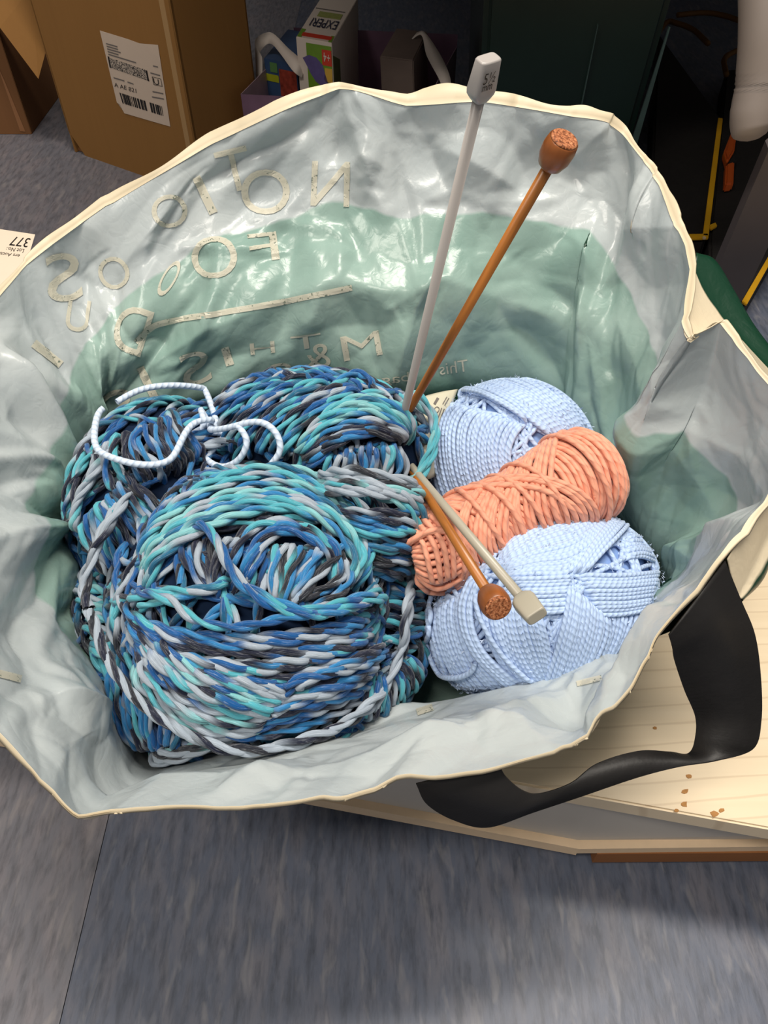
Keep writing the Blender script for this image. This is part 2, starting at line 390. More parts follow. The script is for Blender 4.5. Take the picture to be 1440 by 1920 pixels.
# ---- gift bag with white ribbon handles and the toys in it
def ribbon(name, pairs, mat, parent, thick=.0008, n=60):
    L_ = catmull([p[0] for p in pairs], n); R_ = catmull([p[1] for p in pairs], n)
    vs_ = np.vstack([L_, R_]); fs = [(i, i+1, n+i+1, n+i) for i in range(n-1)]
    o = mesh(name, vs_, fs, mat, parent, True); s = o.modifiers.new('t', 'SOLIDIFY'); s.thickness = thick; return o
gz = at(480, 170, 1.42); gb = empty('gift_bag', (-.10, 1.45, 0), 'pink and lilac gift bag with white ribbon handles behind the carrier bag', 'bag')
M_pink = plain('lilac_print', srgb(112, 84, 104), .5, .4, .5, 16)
M_rib = plain('white_ribbon', srgb(216, 204, 194), .7, .2, .04)
gA, gB = np.array([-.245, 1.41, 0]), np.array([.07, 1.37, 0]); gh = .155
gd = np.array([.07, .28, 0])
box_axes('front_panel', gA, gB-gA, (0, .001, 0), (0, 0, gh), M_pink, gb)
box_axes('back_panel', gA+gd, gB-gA, (0, .001, 0), (0, 0, gh+.02), M_pink, gb)
box_axes('side_panel', gA+(0, .002, 0), (.001, 0, 0), gd-(0, .004, 0), (0, 0, gh), plain('pale_lilac', srgb(176, 150, 164), .5, .4, .3, 30), gb)
box_axes('side_panel', gB+(-.001, .002, 0), (.001, 0, 0), gd-(0, .004, 0), (0, 0, gh), plain('pale_lilac', (1, 1, 1)), gb)
box_axes('base_panel', gA+(.002, .002, .001), gB-gA-(.004, 0, 0), gd-(0, .004, 0), (0, 0, .001), M_pink, gb)
def T(p, t): return at(p[0], p[1], t)
ribbon('handle', [(T((481, 150), 1.40), T((492, 158), 1.40)), (T((479, 100), 1.38), T((492, 112), 1.38)), (T((479, 74), 1.37), T((488, 98), 1.38)), (T((498, 62), 1.37), T((500, 84), 1.37)), (T((514, 64), 1.36), T((511, 84), 1.36)), (T((540, 90), 1.34), T((528, 104), 1.34)), (T((560, 108), 1.33), T((550, 134), 1.33)), (T((572, 128), 1.34), T((566, 146), 1.34))], M_rib, gb)
ribbon('handle', [(T((770, 75), 1.40), T((782, 60), 1.40)), (T((790, 66), 1.39), T((796, 60), 1.39)), (T((800, 104), 1.37), T((822, 96), 1.37)), (T((824, 150), 1.35), T((842, 138), 1.35)), (T((830, 172), 1.35), T((848, 172), 1.35))], M_rib, gb)
# jigsaw box (white/green) standing in the bag
P0, P1 = at(555, 69, 1.30), at(622, 80, 1.28); P1[2] = P0[2]
Q0, Q1 = P0+np.array([.034, .25, 0]), P1+np.array([.038, .25, 0])
pz = empty('puzzle_box', (P0+P1)/2*np.array([1, 1, 0]), 'white and green children puzzle box standing upright in the gift bag', 'puzzle box')
low = np.array([0, 0, -P0[2]+.006])
M_pwhite = plain('box_white', srgb(220, 206, 194), .35, .5, .03); M_pgreen = plain('box_green', srgb(110, 150, 40), .35, .5, .25, 40)
hexa('carton', [P0+low, P1+low, Q1+low, Q0+low], [P0, P1, Q1, Q0], M_pwhite, pz, .0008)
fx = P1-P0; bx_ = Q0-P0; up = np.array([0, 0, 1.]); fnrm = np.cross(fx, up); fnrm /= np.linalg.norm(fnrm)
def pface(name, u0, u1, z0, z1, mat, lift=.0006): 
    o_ = P0+fx*u0+fnrm*lift; prism(name, [o_-up*z0, o_+fx*(u1-u0)-up*z0, o_+fx*(u1-u0)-up*z1, o_-up*z1], .0004, fnrm, mat, pz)
def ptop(name, u0, u1, w0, w1, mat, lift=.0006):
    o_ = P0+up*lift; f_ = lambda u, w: o_+fx*u+bx_*w
    prism(name, [f_(u0, w0), f_(u1, w0), f_(u1, w1), f_(u0, w1)], .0004, up, mat, pz)
M_red = plain('box_red', srgb(206, 58, 34), .35, .5, .06); M_purple = plain('fish_purple', srgb(96, 84, 136), .4, .4, .3, 90); M_yel = plain('box_yellow', srgb(214, 170, 70), .4)
pface('green_print', .28, .985, .006, .2, M_pgreen); pface('red_badge', .72, .985, .012, .036, M_red, .0012); pface('yellow_badge', .78, .985, .040, .062, M_yel, .0012)
ptop('red_strip', .12, .95, .035, .10, M_red); ptop('green_print', .02, .14, .01, .17, M_pgreen, .0003); ptop('green_print', .9, .99, .0, .12, M_pgreen, .0003)
ptop('rule', .05, .93, .62, .635, M_inkgrey); ptop('green_word', .22, .9, .46, .57, plain('olive_print', srgb(150, 156, 88), .4, .4, .3, 200))
# the print on the box end: a purple fish shape
fo = P0+fnrm*.0012
fish = [(.16, .030), (.34, .024), (.55, .026), (.72, .036), (.78, .048), (.74, .058), (.88, .068), (.72, .072), (.50, .064), (.36, .052), (.26, .040)]
prism('fish_print', [fo+fx*u-up*z for u, z in fish], .0004, fnrm, M_purple, pz)
text_on('printed_text', 'EXPERI', P0+fx*.92+bx_*.41+up*.0008, -fx*.76, -bx_*.17, plain('navy_ink', (.01, .015, .05)), pz)
text_on('printed_text', 'S', P0+fx*.96-up*.078+fnrm*.0014, -fx*.02-up*.03, -fx*.34+up*.002, M_paper, pz)
text_on('printed_text', '+4', P0+fx*.95-up*.016+fnrm*.0018, -fx*.18-up*.0, -up*.014, M_paper, pz)
# green scrub print on the long side, its olive darkened for shade
sn = np.cross(bx_, up); sn /= np.linalg.norm(sn); so = P1+sn*.0006
prism('green_print', [so-up*.02+bx_*.01, so-up*.05+bx_*.3, so-up*.03+bx_*.6, so-up*.07+bx_*.95, so-up*.2+bx_*.95, so-up*.2+bx_*.01], .0004, sn, plain('shaded_green_print', srgb(96, 104, 58), .4, .4, .6, 60), pz)
# small blue toy carton
T0, T1 = at(494, 104, 1.38), at(556, 122, 1.36)
tz = min(T0[2], T1[2]); T0[2] = T1[2] = tz
tb2 = [T0, T1, T1+np.array([.03, .16, 0]), T0+np.array([.03, .16, 0])]
tc_ = empty('toy_carton', (T0+T1)/2*np.array([1, 1, 0]), 'small blue toy carton with red print tucked in the gift bag', 'carton')
hexa('carton', [np.array([p[0], p[1], .006]) for p in tb2], tb2, plain('carton_blue', srgb(60, 84, 122), .4, .4, .25, 40), tc_, .0008)
tx = T1-T0; tn = np.cross(tx, up); tn /= np.linalg.norm(tn)
def tface(nm, u0, u1, z0, z1, mat): o_ = T0+tn*.0006; prism(nm, [o_+tx*u0-up*z0, o_+tx*u1-up*z0, o_+tx*u1-up*z1, o_+tx*u0-up*z1], .0004, tn, mat, tc_)
tface('yellow_strip', .0, .42, .024, .036, plain('strip_lime', srgb(176, 180, 40), .4)); tface('teal_strip', .3, .98, .070, .1, plain('strip_teal', srgb(40, 140, 150), .4))
tface('red_picture', .45, .98, .012, .068, plain('toy_red', srgb(150, 62, 48), .4, .4, .9, 120)); tface('green_badge', .18, .40, .004, .020, plain('badge_green', srgb(96, 140, 84), .4))
# grey paper pack
G0, G1 = at(712, 105, 1.34), at(775, 120, 1.33); G1[2] = G0[2]
hx = [G0, G1, G1+np.array([.03, .15, 0]), G0+np.array([.03, .15, 0])]
gp = hexa('paper_pack', [np.array([p[0]+(.01), p[1], .006]) for p in hx], hx, plain('grey_card', srgb(120, 104, 96), .6, .3, .2, 20), None, .002)
tag(gp, 'grey-brown paper packet standing beside the puzzle box in the gift bag', 'packet')

# ---- dark green tub
tub = empty('storage_tub', (.23, 1.42, 0), 'large dark green plastic storage tub in the shadow behind the needles', 'tub')
M_dg = plain('dark_green_plastic', (.003, .014, .010), .35, .5, .2); M_dg_lit = plain('rib_highlight', (.05, .085, .08), .45, .5, .3, 30)  # ribs paler than the tub: the ridge highlight is put into their colour
tbm = np.array([[.165, 1.36, 0], [.41, 1.33, 0], [.46, 1.72, 0], [.18, 1.76, 0]]); tct = tbm.mean(0)
ttm = tct + (tbm-tct)*1.12; ttm[:, 2] = .36
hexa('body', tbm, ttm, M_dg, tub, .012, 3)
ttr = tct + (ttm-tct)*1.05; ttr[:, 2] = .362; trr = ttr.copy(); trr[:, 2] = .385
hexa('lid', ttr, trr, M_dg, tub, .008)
for u, w_ in ((.98, .014), (.62, .003)):
    lo = tbm[0]+(tbm[1]-tbm[0])*u; hi = ttm[0]+(ttm[1]-ttm[0])*u; d_ = hi-lo
    prism('rib', [lo+d_*.1+(0, -.006, 0), lo+d_*.1+(w_, -.006, 0), lo+d_*.8+(w_*.75, -.008, 0), lo+d_*.8+(w_*.6, -.008, 0)], .004, (0, -1, 0), M_dg_lit, tub)
ch = catmull([at(1010, 140, 1.18), at(1060, 105, 1.17), at(1110, 108, 1.17), at(1160, 130, 1.18), at(1200, 140, 1.2)], 40)

# ---- black tool bags with yellow piping on the floor
M_blk = plain('black_canvas', (.010, .0085, .008), .7, .3, .3, 60, .3); M_yp = plain('yellow_piping', srgb(196, 146, 22), .5, .4, .12)
hb = .055
def zt(px, py): return at_z(px, py, hb)
tb1 = empty('tool_bag', at_z(1260, 330, 0), 'flat black tool bag with straight yellow piping on the floor', 'tool bag')
fp = [zt(1215, 452), zt(1324, 450), zt(1352, 220), zt(1235, 60)]
hexa('body', [np.array([p[0], p[1], 0]) for p in fp], fp, M_blk, tb1, .004)
def strip(name, a, b, wpx, par, mat=M_yp, z=hb):
    a_, b_ = np.array(a, float), np.array(b, float); d = (b_-a_)/np.linalg.norm(b_-a_); n_ = np.array([-d[1], d[0]])*wpx/2
    return prism(name, [at_z(*(a_+n_), z+.0003), at_z(*(a_-n_), z+.0003), at_z(*(b_-n_*.8), z+.0003), at_z(*(b_+n_*.8), z+.0003)], .004, (0, 0, 1), mat, par, .0008)
strip('piping', (1322, 446), (1350, 225), 11, tb1); strip('piping', (1245, 449), (1327, 446), 10, tb1)
box_axes('stud', at_z(1318, 449, hb+.004), (.004, 0, 0), (0, .004, 0), (0, 0, .003), plain('stud_metal', srgb(190, 170, 140), .3), tb1)
tb2_ = empty('tool_bag', at_z(1400, 440, 0), 'black tool bag edged in yellow lying under the grey tube at the right', 'tool bag')
fp = [zt(1334, 560), zt(1396, 572), zt(1500, 390), zt(1480, 120), zt(1362, 130), zt(1330, 452)]
prism('body', [np.array([p[0], p[1], 0]) for p in fp], hb-.001, (0, 0, 1), M_blk, tb2_, .004)
strip('piping', (1394, 572), (1448, 478), 11, tb2_); strip('piping', (1420, 421), (1470, 424), 12, tb2_); strip('piping', (1330, 430), (1342, 424), 9, tb2_)
tg = prism('care_tag', [at_z(*p, hb+.0005) for p in ((1409, 450), (1420, 450), (1420, 466), (1409, 466))], .0005, (0, 0, 1), M_paper, tb2_)
tool = empty('hand_tool', at_z(1360, 320, hb), 'orange and black hand tool lying on the black tool bag', 'tool')
M_or = plain('orange_plastic', srgb(170, 74, 26), .4, .5, .1)
def blob(name, pts, thick, mat, par, z): return prism(name, [at_z(*p, z) for p in pts], thick, (0, 0, 1), mat, par, .003)
blob('grip', ((1352, 300), (1366, 264), (1376, 270), (1372, 298), (1358, 322)), .016, M_or, tool, hb+.0005)
blob('grip', ((1356, 324), (1372, 318), (1370, 360), (1354, 362)), .016, M_or, tool, hb+.0005)
blob('shaft', ((1358, 318), (1374, 296), (1378, 310), (1372, 326), (1358, 328)), .012, M_blk, tool, hb+.0005)
# far tool strap coils (dark brown-yellow cords)
M_cord = plain('brown_cord', srgb(92, 62, 28), .7, .2)
def tube(name, path, r, mat, parent=None, sides=8):
    P = np.asarray(path); T_ = np.gradient(P, axis=0); T_ /= np.linalg.norm(T_, axis=1)[:, None]
    ref = np.array([0, .35, .93]); N = ref-(T_@ref)[:, None]*T_; N /= np.linalg.norm(N, axis=1)[:, None]; Bn = np.cross(T_, N)
    a = np.arange(sides)/sides*2*math.pi
    V = (P[:, None]+r*(np.cos(a)[None, :, None]*N[:, None]+np.sin(a)[None, :, None]*Bn[:, None])).reshape(-1, 3); n = len(P)
    fs = [(i*sides+j, i*sides+(j+1) % sides, (i+1)*sides+(j+1) % sides, (i+1)*sides+j) for i in range(n-1) for j in range(sides)]
    fs += [tuple(range(sides))[::-1], tuple((n-1)*sides+j for j in range(sides))]
    return mesh(name, V, fs, mat, parent, True)
cz = .06
tag(tube('strap_cord', catmull([at_z(*p, cz) for p in ((1228, 72), (1250, 42), (1270, 44), (1300, 56), (1328, 82))], 40), .006, M_cord), 'brown cord looped on the black tool bag in the dark corner', 'cord')
tag(tube('strap_cord', catmull([at_z(*p, cz) for p in ((1270, 28), (1320, 24), (1360, 30), (1405, 46))], 40), .006, M_cord), 'brown cord stretched straight across the dark corner', 'cord')
tag(tube('strap_cord', catmull([at_z(*p, cz) for p in ((1408, 88), (1375, 98), (1358, 112), (1362, 140))], 40), .006, M_cord), 'short bent brown cord beside the light grey handle', 'cord')

# ---- grey tube with pale grey grip
pole = empty('vacuum_tube', at(1350, 540, 1.08), 'dark grey ribbed tube with a pale grey plastic grip at the right edge', 'vacuum tube')
a0, a1 = at(1352, 552, 1.06), at(1480, 268, .86); axd = a1-a0
side = at(1420, 560, 1.06)-at(1362, 560, 1.06); side /= np.linalg.norm(side); nrm_ = np.cross(side, axd); nrm_ /= np.linalg.norm(nrm_)
if nrm_[2] < 0: nrm_ = -nrm_
prof = [(-.026, -.012), (-.026, .004), (-.0225, .008), (-.019, .004), (-.015, .010), (-.003, .011), (.001, .000), (.007, .000), (.011, .009), (.022, .008), (.026, .000), (.026, -.012)]
va = [a0+side*x+nrm_*y for x, y in prof]; vb_ = [a1+side*x+nrm_*y for x, y in prof]; k = len(prof)
o = mesh('ribbed_tube', va+vb_, [(i, (i+1) % k, k+(i+1) % k, k+i) for i in range(k)]+[tuple(range(k))[::-1], tuple(range(k, 2*k))], plain('dark_grey_plastic', srgb(92, 84, 84), .45, .4, .08), pole)
gr = catmull([at(1412, 262, .82), at(1410, 225, .815), at(1424, 150, .80), at(1432, 60, .78), at(1432, -60, .76)], 30); rr = np.interp(np.linspace(0, 1, 30), [0, .04, .12, .3, .6, 1], [.006, .014, .020, .023, .024, .024])
T_ = np.gradient(gr, axis=0); T_ /= np.linalg.norm(T_, axis=1)[:, None]; ref = np.array([0, .35, .93]); N = ref-(T_@ref)[:, None]*T_; N /= np.linalg.norm(N, axis=1)[:, None]; Bn = np.cross(T_, N); a = np.arange(20)/20*2*math.pi
V = (gr[:, None]+rr[:, None, None]*(1.0*np.cos(a)[None, :, None]*N[:, None]+1.0*np.sin(a)[None, :, None]*Bn[:, None])).reshape(-1, 3)
mesh('grip', V, [(i*20+j, i*20+(j+1) % 20, (i+1)*20+(j+1) % 20, (i+1)*20+j) for i in range(29) for j in range(20)]+[tuple(range(20))[::-1], tuple(29*20+j for j in range(20))], plain('light_grey_plastic', srgb(132, 122, 116), .5, .4, .05), pole, True)

# ================================================================== CARRIER BAG
RIM = [(54, 492, .545), (206, 384, .555), (400, 268, .555), (635, 165, .545), (762, 198, .545), (900, 190, .545), (1060, 215, .55), (1145, 232, .55), (1235, 330, .535), (1280, 420, .515), (1298, 505, .495), (1276, 600, .472), (1292, 640, .466), (1352, 606, .468), (1450, 745, .44),
       (1475, 850, .425), (1432, 935, .41), (1362, 1045, .40), (1235, 1220, .39), (1098, 1372, .38), (900, 1438, .38), (640, 1492, .372), (400, 1512, .37), (155, 1503, .37), (62, 1425, .37), (-20, 1345, .37), (-110, 1200, .375), (-165, 1000, .40), (-130, 800, .445), (-45, 610, .505)]
CON = [(190, 800, .60), (215, 775, .605), (340, 745, .61), (600, 700, .615), (720, 730, .615), (800, 725, .62), (960, 700, .625), (1050, 745, .62), (1085, 800, .605), (1118, 860, .59), (1135, 900, .58), (1155, 935, .575), (1185, 965, .57), (1212, 995, .565), (1245, 1020, .555),
       (1250, 1050, .545), (1240, 1085, .53), (1218, 1132, .515), (1142, 1224, .498), (1042, 1274, .492), (912, 1300, .498), (640, 1348, .52), (460, 1385, .52), (305, 1420, .515), (246, 1360, .52), (216, 1300, .525), (172, 1160, .54), (130, 1020, .56), (118, 980, .57), (150, 910, .59)]
NC = len(RIM)
rimP = np.array([at(*p) for p in RIM]); conP = np.array([at(*p) for p in CON])
cen = np.array([-.02, .36, 0.])
basP = conP.copy()
for i in range(NC):
    p = conP[i].copy(); d = p-cen; d[2] = 0; p = cen + d*.93
    p[2] = PZ+.0035; m_ = front(p[0])[1] + .012; p[1] = max(p[1], m_); basP[i] = p
NU, NV = 900, 180
def inward(P):
    d = cen-P; d[:, 2] = .0; d /= np.linalg.norm(d, axis=1)[:, None]; return d
off1 = np.zeros(NC); off2 = np.zeros(NC)
off1[0:8] = [.006, .012, .018, .016, .016, .014, .010, .004]; off2[0:8] = [.0, -.004, -.008, -.004, -.010, -.006, -.010, -.004]
off1[8:15] = [.0, -.004, -.002, .010, .012, .004, -.004]; off2[8:15] = [-.004, -.008, -.006, .012, .012, -.004, -.006]
off1[15:24] = [-.004, -.004, -.004, -.004, -.004, .004, .004, .004, .0]; off2[15:24] = [-.004, -.003, -.002, -.003, 0, .003, .003, .002, 0]
off1[24:30] = [.010, .016, .004, .012, .016, .012]; off2[24:30] = [.012, .008, -.006, .006, .008, .004]
inn = inward(conP*.5+rimP*.5)
m1 = conP + (rimP-conP)*.36 + inn*off1[:, None]; m2 = conP + (rimP-conP)*.70 + inn*off2[:, None]
mid0 = basP*.45+conP*.55; mid0[:, :2] = cen[:2]+(mid0[:, :2]-cen[:2])*1.07
rows = [basP, mid0, conP, m1, m2, rimP]
def polyline(P, n):
    P = np.vstack([P, P[:1]]); u = np.linspace(0, len(P)-1, n, endpoint=False); return np.stack([np.interp(u, np.arange(len(P)), P[:, k]) for k in range(3)], 1)
rows = [catmull(r, NU, True)*(1-g)+polyline(r, NU)*g for r, g in zip(rows, (0, 0, .2, .4, .6, .65))]
S = np.stack([catmull(np.array([r[i] for r in rows]), NV) for i in range(NU)], 1)        # NV x NU x 3
# arc lengths
dv = np.linalg.norm(np.diff(S, axis=0), axis=2); rimd = np.zeros((NV, NU)); rimd[:-1] = np.cumsum(dv[::-1], axis=0)[::-1]
du = np.linalg.norm(np.roll(S[-1], -1, axis=0)-S[-1], axis=1); su = np.concatenate([[0], np.cumsum(du)])[:NU]; per = du.sum()
Ug = np.broadcast_to(su[None], (NV, NU)); Vg = rimd
def normals(S):
    a = np.roll(S, -1, axis=1)-np.roll(S, 1, axis=1); b = np.gradient(S, axis=0); n = np.cross(b, a); n /= np.linalg.norm(n, axis=2)[..., None]+1e-9
    d = cen[None, None]-S; d[..., 2] = .1
    s = np.sign((n*d).sum(2).mean()); return n*s
N0 = normals(S)
disp = np.zeros((NV, NU))
def crease(u0, v0, u1, v1, amp, w):
    """sharp fold from (u0,v0) to (u1,v1): u along the rim in metres, v below the rim in metres"""
    global disp
    ax, ay = u1-u0, v1-v0; L2 = ax*ax+ay*ay
    x = (Ug-u0+per/2) % per-per/2; y = Vg-v0
    f = np.clip((x*ax+y*ay)/L2, 0, 1); dx, dy = x-f*ax, y-f*ay; d = np.sqrt(dx*dx+dy*dy)
    ww = w*(.35+.65*np.sin(math.pi*np.clip(f*.9+.05, 0, 1))); disp += amp*np.clip(1-d/ww, 0, 1)*np.sqrt(np.clip(4*f*(1-f)+.15, 0, 1))
cu = lambda k: np.interp(k, np.arange(NC+1), np.append(su[(np.arange(NC)*NU//NC)], per))
r_ = random.Random(5)
for k in range(46):
    u = r_.uniform(0, per); v = r_.uniform(0.0, .16); a_ = r_.gauss(math.pi/2, .9); l_ = r_.uniform(.06, .14)
    crease(u, v, u+l_*math.cos(a_), v+l_*math.sin(a_), r_.choice((-1, 1))*r_.uniform(.004, .009), r_.uniform(.025, .045))
for k in range(110):
    u = r_.uniform(0, per); v = r_.uniform(0.0, .19); a_ = r_.gauss(math.pi/2, .8); l_ = r_.uniform(.03, .10)
    crease(u, v, u+l_*math.cos(a_), v+l_*math.sin(a_), r_.choice((-1, 1))*r_.uniform(.0012, .0045), r_.uniform(.008, .024))
for k in range(160):
    u = r_.uniform(0, per); v = r_.uniform(0.0, .15); a_ = r_.uniform(0, math.pi); l_ = r_.uniform(.01, .035)
    crease(u, v, u+l_*math.cos(a_), v+l_*math.sin(a_), r_.choice((-1, 1))*r_.uniform(.0005, .0016), r_.uniform(.004, .010))
# folds that the photograph shows: peak at the back rim, pinch folds at the corners, handle tension at the front
for (k0_, v0, k1_, v1, am, w_) in ((3, 0, 2.2, .07, -.009, .03), (3, 0, 3.7, .07, .008, .03), (3, 0, 3.05, .05, -.012, .022), (2.0, .02, 1.2, .05, .007, .025), (4.1, .0, 4.6, .05, -.008, .03), (4.6, .03, 5.6, .055, .008, .025),
        (7, 0, 6.2, .03, .006, .02), (7.2, 0, 7.6, .07, -.008, .02), (8, 0, 7.6, .09, .007, .02), (5.4, .07, 7.4, .09, .008, .03), (1.5, .14, 4.6, .13, .010, .035), (4.5, .12, 6.5, .14, .007, .03),
        (0, 0, 1, .06, -.010, .03), (0, 0, .2, .10, .008, .025), (0, 0, 29.6, .08, -.006, .02), (29, .02, 28.6, .16, .010, .03), (28, .03, 27.4, .15, -.010, .03), (26.8, .02, 27.2, .14, .010, .03), (25.8, .05, 26.8, .11, -.008, .03), (25, .05, 24.4, .10, .012, .03),
        (23, 0, 23.0, .10, -.008, .03), (22, .01, 21.3, .06, .006, .02), (20.6, 0, 20.2, .06, .007, .025), (21, .0, 20.4, .03, -.006, .02), (19, 0, 19, .08, -.012, .03), (19, 0, 18.3, .05, .008, .02), (17.4, .03, 18.4, .02, .010, .025),
        (12, 0, 11.5, .10, -.012, .03), (12.4, .02, 11, .12, .010, .03), (14, .05, 10.5, .10, .010, .03), (15.5, .05, 12.5, .13, -.010, .03), (16, .03, 15, .13, .008, .03)):
    crease(cu(k0_), v0, cu(k1_) if abs(k1_-k0_) < 20 else cu(k1_)-per, v1, am, w_)
def vnoise(x, y, seed):
    r3 = np.random.default_rng(seed).uniform(0, 1, (64, 64)); xi, yi = np.floor(x).astype(int), np.floor(y).astype(int); fx_, fy_ = x-xi, y-yi
    fx_, fy_ = fx_**3*(fx_*(fx_*6-15)+10), fy_**3*(fy_*(fy_*6-15)+10); g = lambda a, b: r3[a % 64, b % 64]
    return (g(xi, yi)*(1-fx_)+g(xi+1, yi)*fx_)*(1-fy_)+(g(xi, yi+1)*(1-fx_)+g(xi+1, yi+1)*fx_)*fy_
wx = (vnoise(Ug/.045, Vg/.045, 11)-.5)*.05; wy = (vnoise(Ug/.045, Vg/.045, 12)-.5)*.05
lam0 = per/round(per/.062)
amp_mod = .35+1.3*vnoise(Ug/.09, Vg/.09, 13)
for lam, am, sd in ((lam0*1.35, .0125, 21), (.040, .0036, 22), (.018, .0007, 23)):
    for ang in (.5, -.9):
        x_, y_ = (Ug+wx)*math.cos(ang)-(Vg+wy)*math.sin(ang), (Ug+wx)*math.sin(ang)+(Vg+wy)*math.cos(ang)
        disp += am*.6*amp_mod*(np.abs(2*vnoise(x_/lam, y_/(lam*1.7), sd+int(ang*10))-1)-.4)
disp *= np.clip(np.minimum(Ug, per-Ug)/.02, .0, 1)*1.0
vfrac = np.linspace(0, 1, NV)[:, None]
disp *= np.clip((vfrac-.18)/.25, 0, 1)
disp *= np.interp(np.arange(NU)/NU*NC, [0, 9.5, 11, 14, 15.5, 30], [1, 1, .5, .5, 1, 1])[None]
S2 = S + N0*disp[..., None]
# keep the film above the cabinet top
yf = .2143 - .187*(S2[..., 0]-.099)
S2[..., 2] = np.maximum(S2[..., 2], PZ+.002)

bag = empty('carrier_bag', (0, .36, PZ), 'large green and cream plastic carrier bag standing open, full of yarn', 'carrier bag')
def grid_mesh(name, G, mat, parent, attr=None, cap=False, keep=None):
    nv, nu = G.shape[:2]; V = G.reshape(-1, 3)
    i = np.arange(nv-1)[:, None]*nu; j = np.arange(nu)[None]; j2 = (j+1) % nu
    Fq = np.stack([i+j, i+j2, i+nu+j2, i+nu+j], -1).reshape(-1, 4)
    if keep is not None: Fq = Fq[keep.ravel()]
    faces = [tuple(f) for f in Fq.tolist()]
    if cap: faces.append(tuple(range(nu))[::-1])
    me = bpy.data.meshes.new(name); me.from_pydata(V.tolist(), [], faces); me.update()
    if attr is not None:
        at_ = me.attributes.new('rimdist', 'FLOAT', 'POINT'); at_.data.foreach_set('value', np.ascontiguousarray(attr, np.float32).ravel())
    return link(name, me, mat, parent, True)
ui = np.arange(NU)/NU*NC
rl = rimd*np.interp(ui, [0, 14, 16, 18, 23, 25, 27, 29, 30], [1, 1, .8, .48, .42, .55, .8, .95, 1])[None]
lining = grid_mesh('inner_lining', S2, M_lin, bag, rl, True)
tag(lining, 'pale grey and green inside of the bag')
# outside: a little behind the lining, bulging out below the rim on the right where the photo shows it
ui = np.arange(NU)/NU*NC
bul = np.interp(ui, [0, 9, 10.2, 11.5, 13, 14.5, 16, 17, 18, 30], [0, 0, .004, .004, .004, .004, .002, 0, 0, 0])
prof_v = np.sin(math.pi*np.clip(rimd/.17, 0, 1))**.75
outn = np.zeros_like(S2); dxy = S2-cen; dxy[..., 2] = 0; outn = dxy/(np.linalg.norm(dxy, axis=2)[..., None]+1e-9)
So = S2 - normals(S2)*.0009 + outn*(bul[None]*prof_v)[..., None]
So[..., 2] = np.maximum(So[..., 2], PZ+.0008)
kp = np.ones((NV-1, NU), bool); kp[:, (ui > 10.3) & (ui < 14.2)] = False      # there the gusset sheets below are the outside
grid_mesh('outer_film', So, M_out, bag, rimd, keep=kp)
def side_sheet(rows_, dist, spread=1.02):
    G = np.array([[at(*p) for p in r] for r in rows_]); low = G[-1].copy(); low[:, 2] = PZ+.004; low[:, :2] = cen[:2]+(G[-1][:, :2]-cen[:2])*spread
    G = np.vstack([G, low[None]]); n = 60
    if spread > 1:                                    # turn the far end back towards the bag wall
        c_2 = G[:, -1].copy(); c_2[:, :2] = cen[:2]+(c_2[:, :2]-cen[:2])*np.array([1.0, .985, .955, .86])[:, None]; c_2[:, 1] -= .012; G = np.concatenate([G, c_2[:, None]], 1)
    lin = lambda P, m_: np.stack([np.interp(np.linspace(0, len(P)-1, m_), np.arange(len(P)), P[:, a]) for a in range(3)], 1)
    G = np.stack([catmull(G[:, k], 50)*.25+lin(G[:, k], 50)*.75 for k in range(G.shape[1])], 1); G = np.stack([catmull(G[i], n) for i in range(50)])
    dd = np.interp(np.linspace(0, 1, 50), np.linspace(0, 1, len(dist)), dist)
    me = bpy.data.meshes.new('outer_gusset'); me.from_pydata(G.reshape(-1, 3).tolist(), [], [(i*n+j, i*n+j+1, (i+1)*n+j+1, (i+1)*n+j) for i in range(49) for j in range(n-1)]); me.update()
    a_ = me.attributes.new('rimdist', 'FLOAT', 'POINT'); a_.data.foreach_set('value', np.repeat(dd, n).astype(np.float32))
    o_ = link('outer_gusset', me, M_out, bag, True); so2 = o_.modifiers.new('t', 'SOLIDIFY'); so2.thickness = .0004; return o_
side_sheet([[(1299, 506, .4975), (1281, 600, .4745), (1297, 638, .468), (1354, 606, .4705), (1452, 742, .443)],
            [(1301, 504, .502), (1322, 548, .500), (1352, 592, .498), (1400, 648, .492), (1466, 722, .478)],
            [(1303, 479, .514), (1340, 488, .517), (1378, 548, .515), (1414, 612, .51), (1475, 700, .498)]], [0, BAND, .12, .3])
side_sheet([[(1478, 850, .428), (1436, 936, .413), (1400, 990, .407), (1364, 1048, .404)],
            [(1495, 900, .440), (1440, 1000, .430), (1412, 1060, .424), (1380, 1118, .418)],
            [(1505, 930, .45), (1448, 1045, .440), (1425, 1095, .434), (1386, 1132, .426)]], [0, BAND*.9, BAND*1.12, .3], .62)
